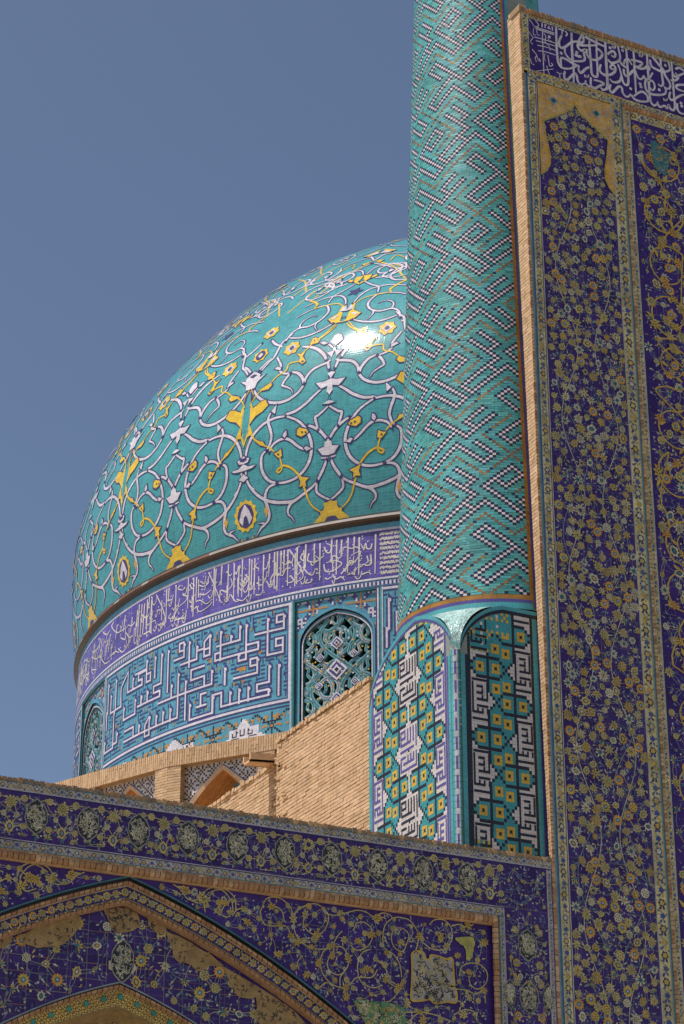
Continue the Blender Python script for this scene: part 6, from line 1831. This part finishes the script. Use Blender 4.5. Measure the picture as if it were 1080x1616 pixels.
# replaced grout lines between the big tiles
for i in range(-16, 17):
    x = AX + .09 + i * .298
    lo, hi = az(x, 9.49, K2) + .03, az(x, 10.6) - .03
    if hi > lo: tp.ribbon(FT, [(x, max(0, lo)), (x + ra.uniform(-.01, .01), (lo + hi) / 2), (x, hi)], .006, 'glaze_net', .0042)
for j in range(14):
    z = 10.42 - j * .2335
    for i in range(-17, 17):
        x0, x1 = AX + .09 + i * .298, AX + .09 + (i + 1) * .298; xm = (x0 + x1) / 2
        if az(xm, 9.49, K2) + .08 < z < az(xm, 10.6) - .08: tp.ribbon(FT, [(x0, z + ra.uniform(-.006, .006)), (x1, z + ra.uniform(-.006, .006))], .007, 'brick_red' if ra.random() < .5 else 'glaze_net', .0045) if ra.random() < .85 else None
medallion(tp, FT, AX + .03, 9.80, .17, .27, ra); 
for s_ in (-1, 1): tp.poly(FT, star(AX + .03 + s_ * .13, 9.72, .1, .1, 5, .8), 'glaze_pale', .009)
for d, m_ in (('-8738,9985 -8438,10141 -7844,10391 -7853,10173 -7927,10070 -8076,9922 -8230,9886 -8383,9850 -8616,9870', 60), ('-7473,10505 -7176,10580 -6930,10500 -6942,10299 -7259,10205 -7364,10325', 130), ('-6489,10320 -6158,10215 -5867,10095 -5552,9905 -5736,9883 -5858,9813 -5981,9780 -6106,9861 -6311,9896 -6378,10059', 70), ('-5063,9690 -4640,9490 -4277,9268 -4212,9084 -4948,9111 -5016,9407', 130), ('-6800,10490 -6500,10390 -6520,10290 -6700,10300', 40), ('-5600,9900 -5100,9690 -5020,9500 -5300,9480 -5420,9650', 50), ('-9300,9900 -8900,10000 -8850,9860 -9200,9700', 30)):
    patch(tp, FT, ints(d, 1000), 'plaster_tan', .019, ra, m_, ('glaze_black', 'glaze_black', 'brick_red'), w_=.009, rad=.022)
tp.build('tympanum', arcade)
lo = Part()
def ring2(a0, y0, a1, y1, mt, **kw): ring_arch(lo, a0, y0, a1, y1, mt, K2, K2, **kw)
ring2(9.50, .295, 9.475, .295, 'glaze_blue'); ring2(9.475, .295, 9.475, .34, 'glaze_black'); ring2(9.475, .34, 9.455, .30, None, seg=.083, rnd=ra, mats=('moulding_shade_brown', 'brick_red')); ring2(9.455, .30, 9.415, .30, None, seg=.083, rnd=ra, mats=('moulding_shade_brown', 'moulding_shade_tan', 'brick_red')); ring2(9.415, .30, 9.395, .35, None, seg=.083, rnd=ra, mats=('moulding_shade_brown', 'brick_red'))
ring2(9.47, .36, 9.39, .36, 'brick_joint')
ring2(9.397, .355, 9.385, .355, 'glaze_olive'); ring2(9.385, .36, 9.175, .36, 'glaze_amber'); ring2(9.178, .355, 9.165, .355, 'glaze_olive')
FL = Front(.36)
for i in range(-34, 35):
    for j in range(4):
        x = AX + i * .0862 + (.043 if j % 2 else 0); z = az(x, 9.365 - j * .052, K2)
        if i % 3 == 0 and j == 1: lo.poly(FL, star(x, z - .01, .05, .05, 5, .85), 'glaze_ink', .009); lo.poly(FL, star(x, z - .01, .042, .042, 5, .9), 'tile_green', .011)
        for q in range(5):
            a = q * 1.257 + .3; lo.poly(FL, star(x + .03 * math.cos(a), z - .01 + .026 * math.sin(a), .013, .012, 3, .7, a), 'glaze_black' if q % 2 else 'glaze_ink', .007)
lo.build('lower_archivolt', arcade)
vt = Part()
for i in range(40):
    x0 = AX - 5 + 10 * i / 40; x1 = AX - 5 + 10 * (i + 1) / 40
    z0, z1 = az(x0, 9.17, K2), az(x1, 9.17, K2)
    vt.face([(x0, .36, z0), (x1, .36, z1), (AX + (x1 - AX) * .9, .74, z1 - .12), (AX + (x0 - AX) * .9, .74, z0 - .12)], 'plaster_tan')
    if z0 > .3 and z1 > .3: vt.face([(AX + (x0 - AX) * .9, .74, z0 - .12), (AX + (x1 - AX) * .9, .74, z1 - .12), (AX + (x1 - AX) * .9, .74, 0), (AX + (x0 - AX) * .9, .74, 0)], 'plaster_tan')
FV = Front(.74)
for i in range(160):
    u = AX + ra.uniform(-1.2, 1.2); v = 9.02 - abs(ra.gauss(0, .25)) - .32 * abs(u - AX); vt.ribbon(FV, curve([(u, v), (u + ra.uniform(-.05, .1), v + ra.uniform(-.05, .05)), (u + ra.uniform(.0, .15), v + ra.uniform(-.06, .06))], 3), .022, ra.choice(('glaze_black', 'glaze_ink', 'brick_dark')), .006)
vt.build('recess', arcade)

# ================================================================ setting
def struct(name, pts, mt, kind='structure'):
    p = Part(); p.face(pts, mt, [(q[0], q[1]) for q in pts]); o = p.build(name); o['kind'] = kind; return o
struct('ground', [(-2500, -2500, 0), (2500, -2500, 0), (2500, 2500, 0), (-2500, 2500, 0)], 'paving')
rf = Part()
rf.box(-15.2, 30, 1.2, 36, 10.2, 11.4, 'roof_clay')
ro = rf.build('roof'); ro['kind'] = 'structure'
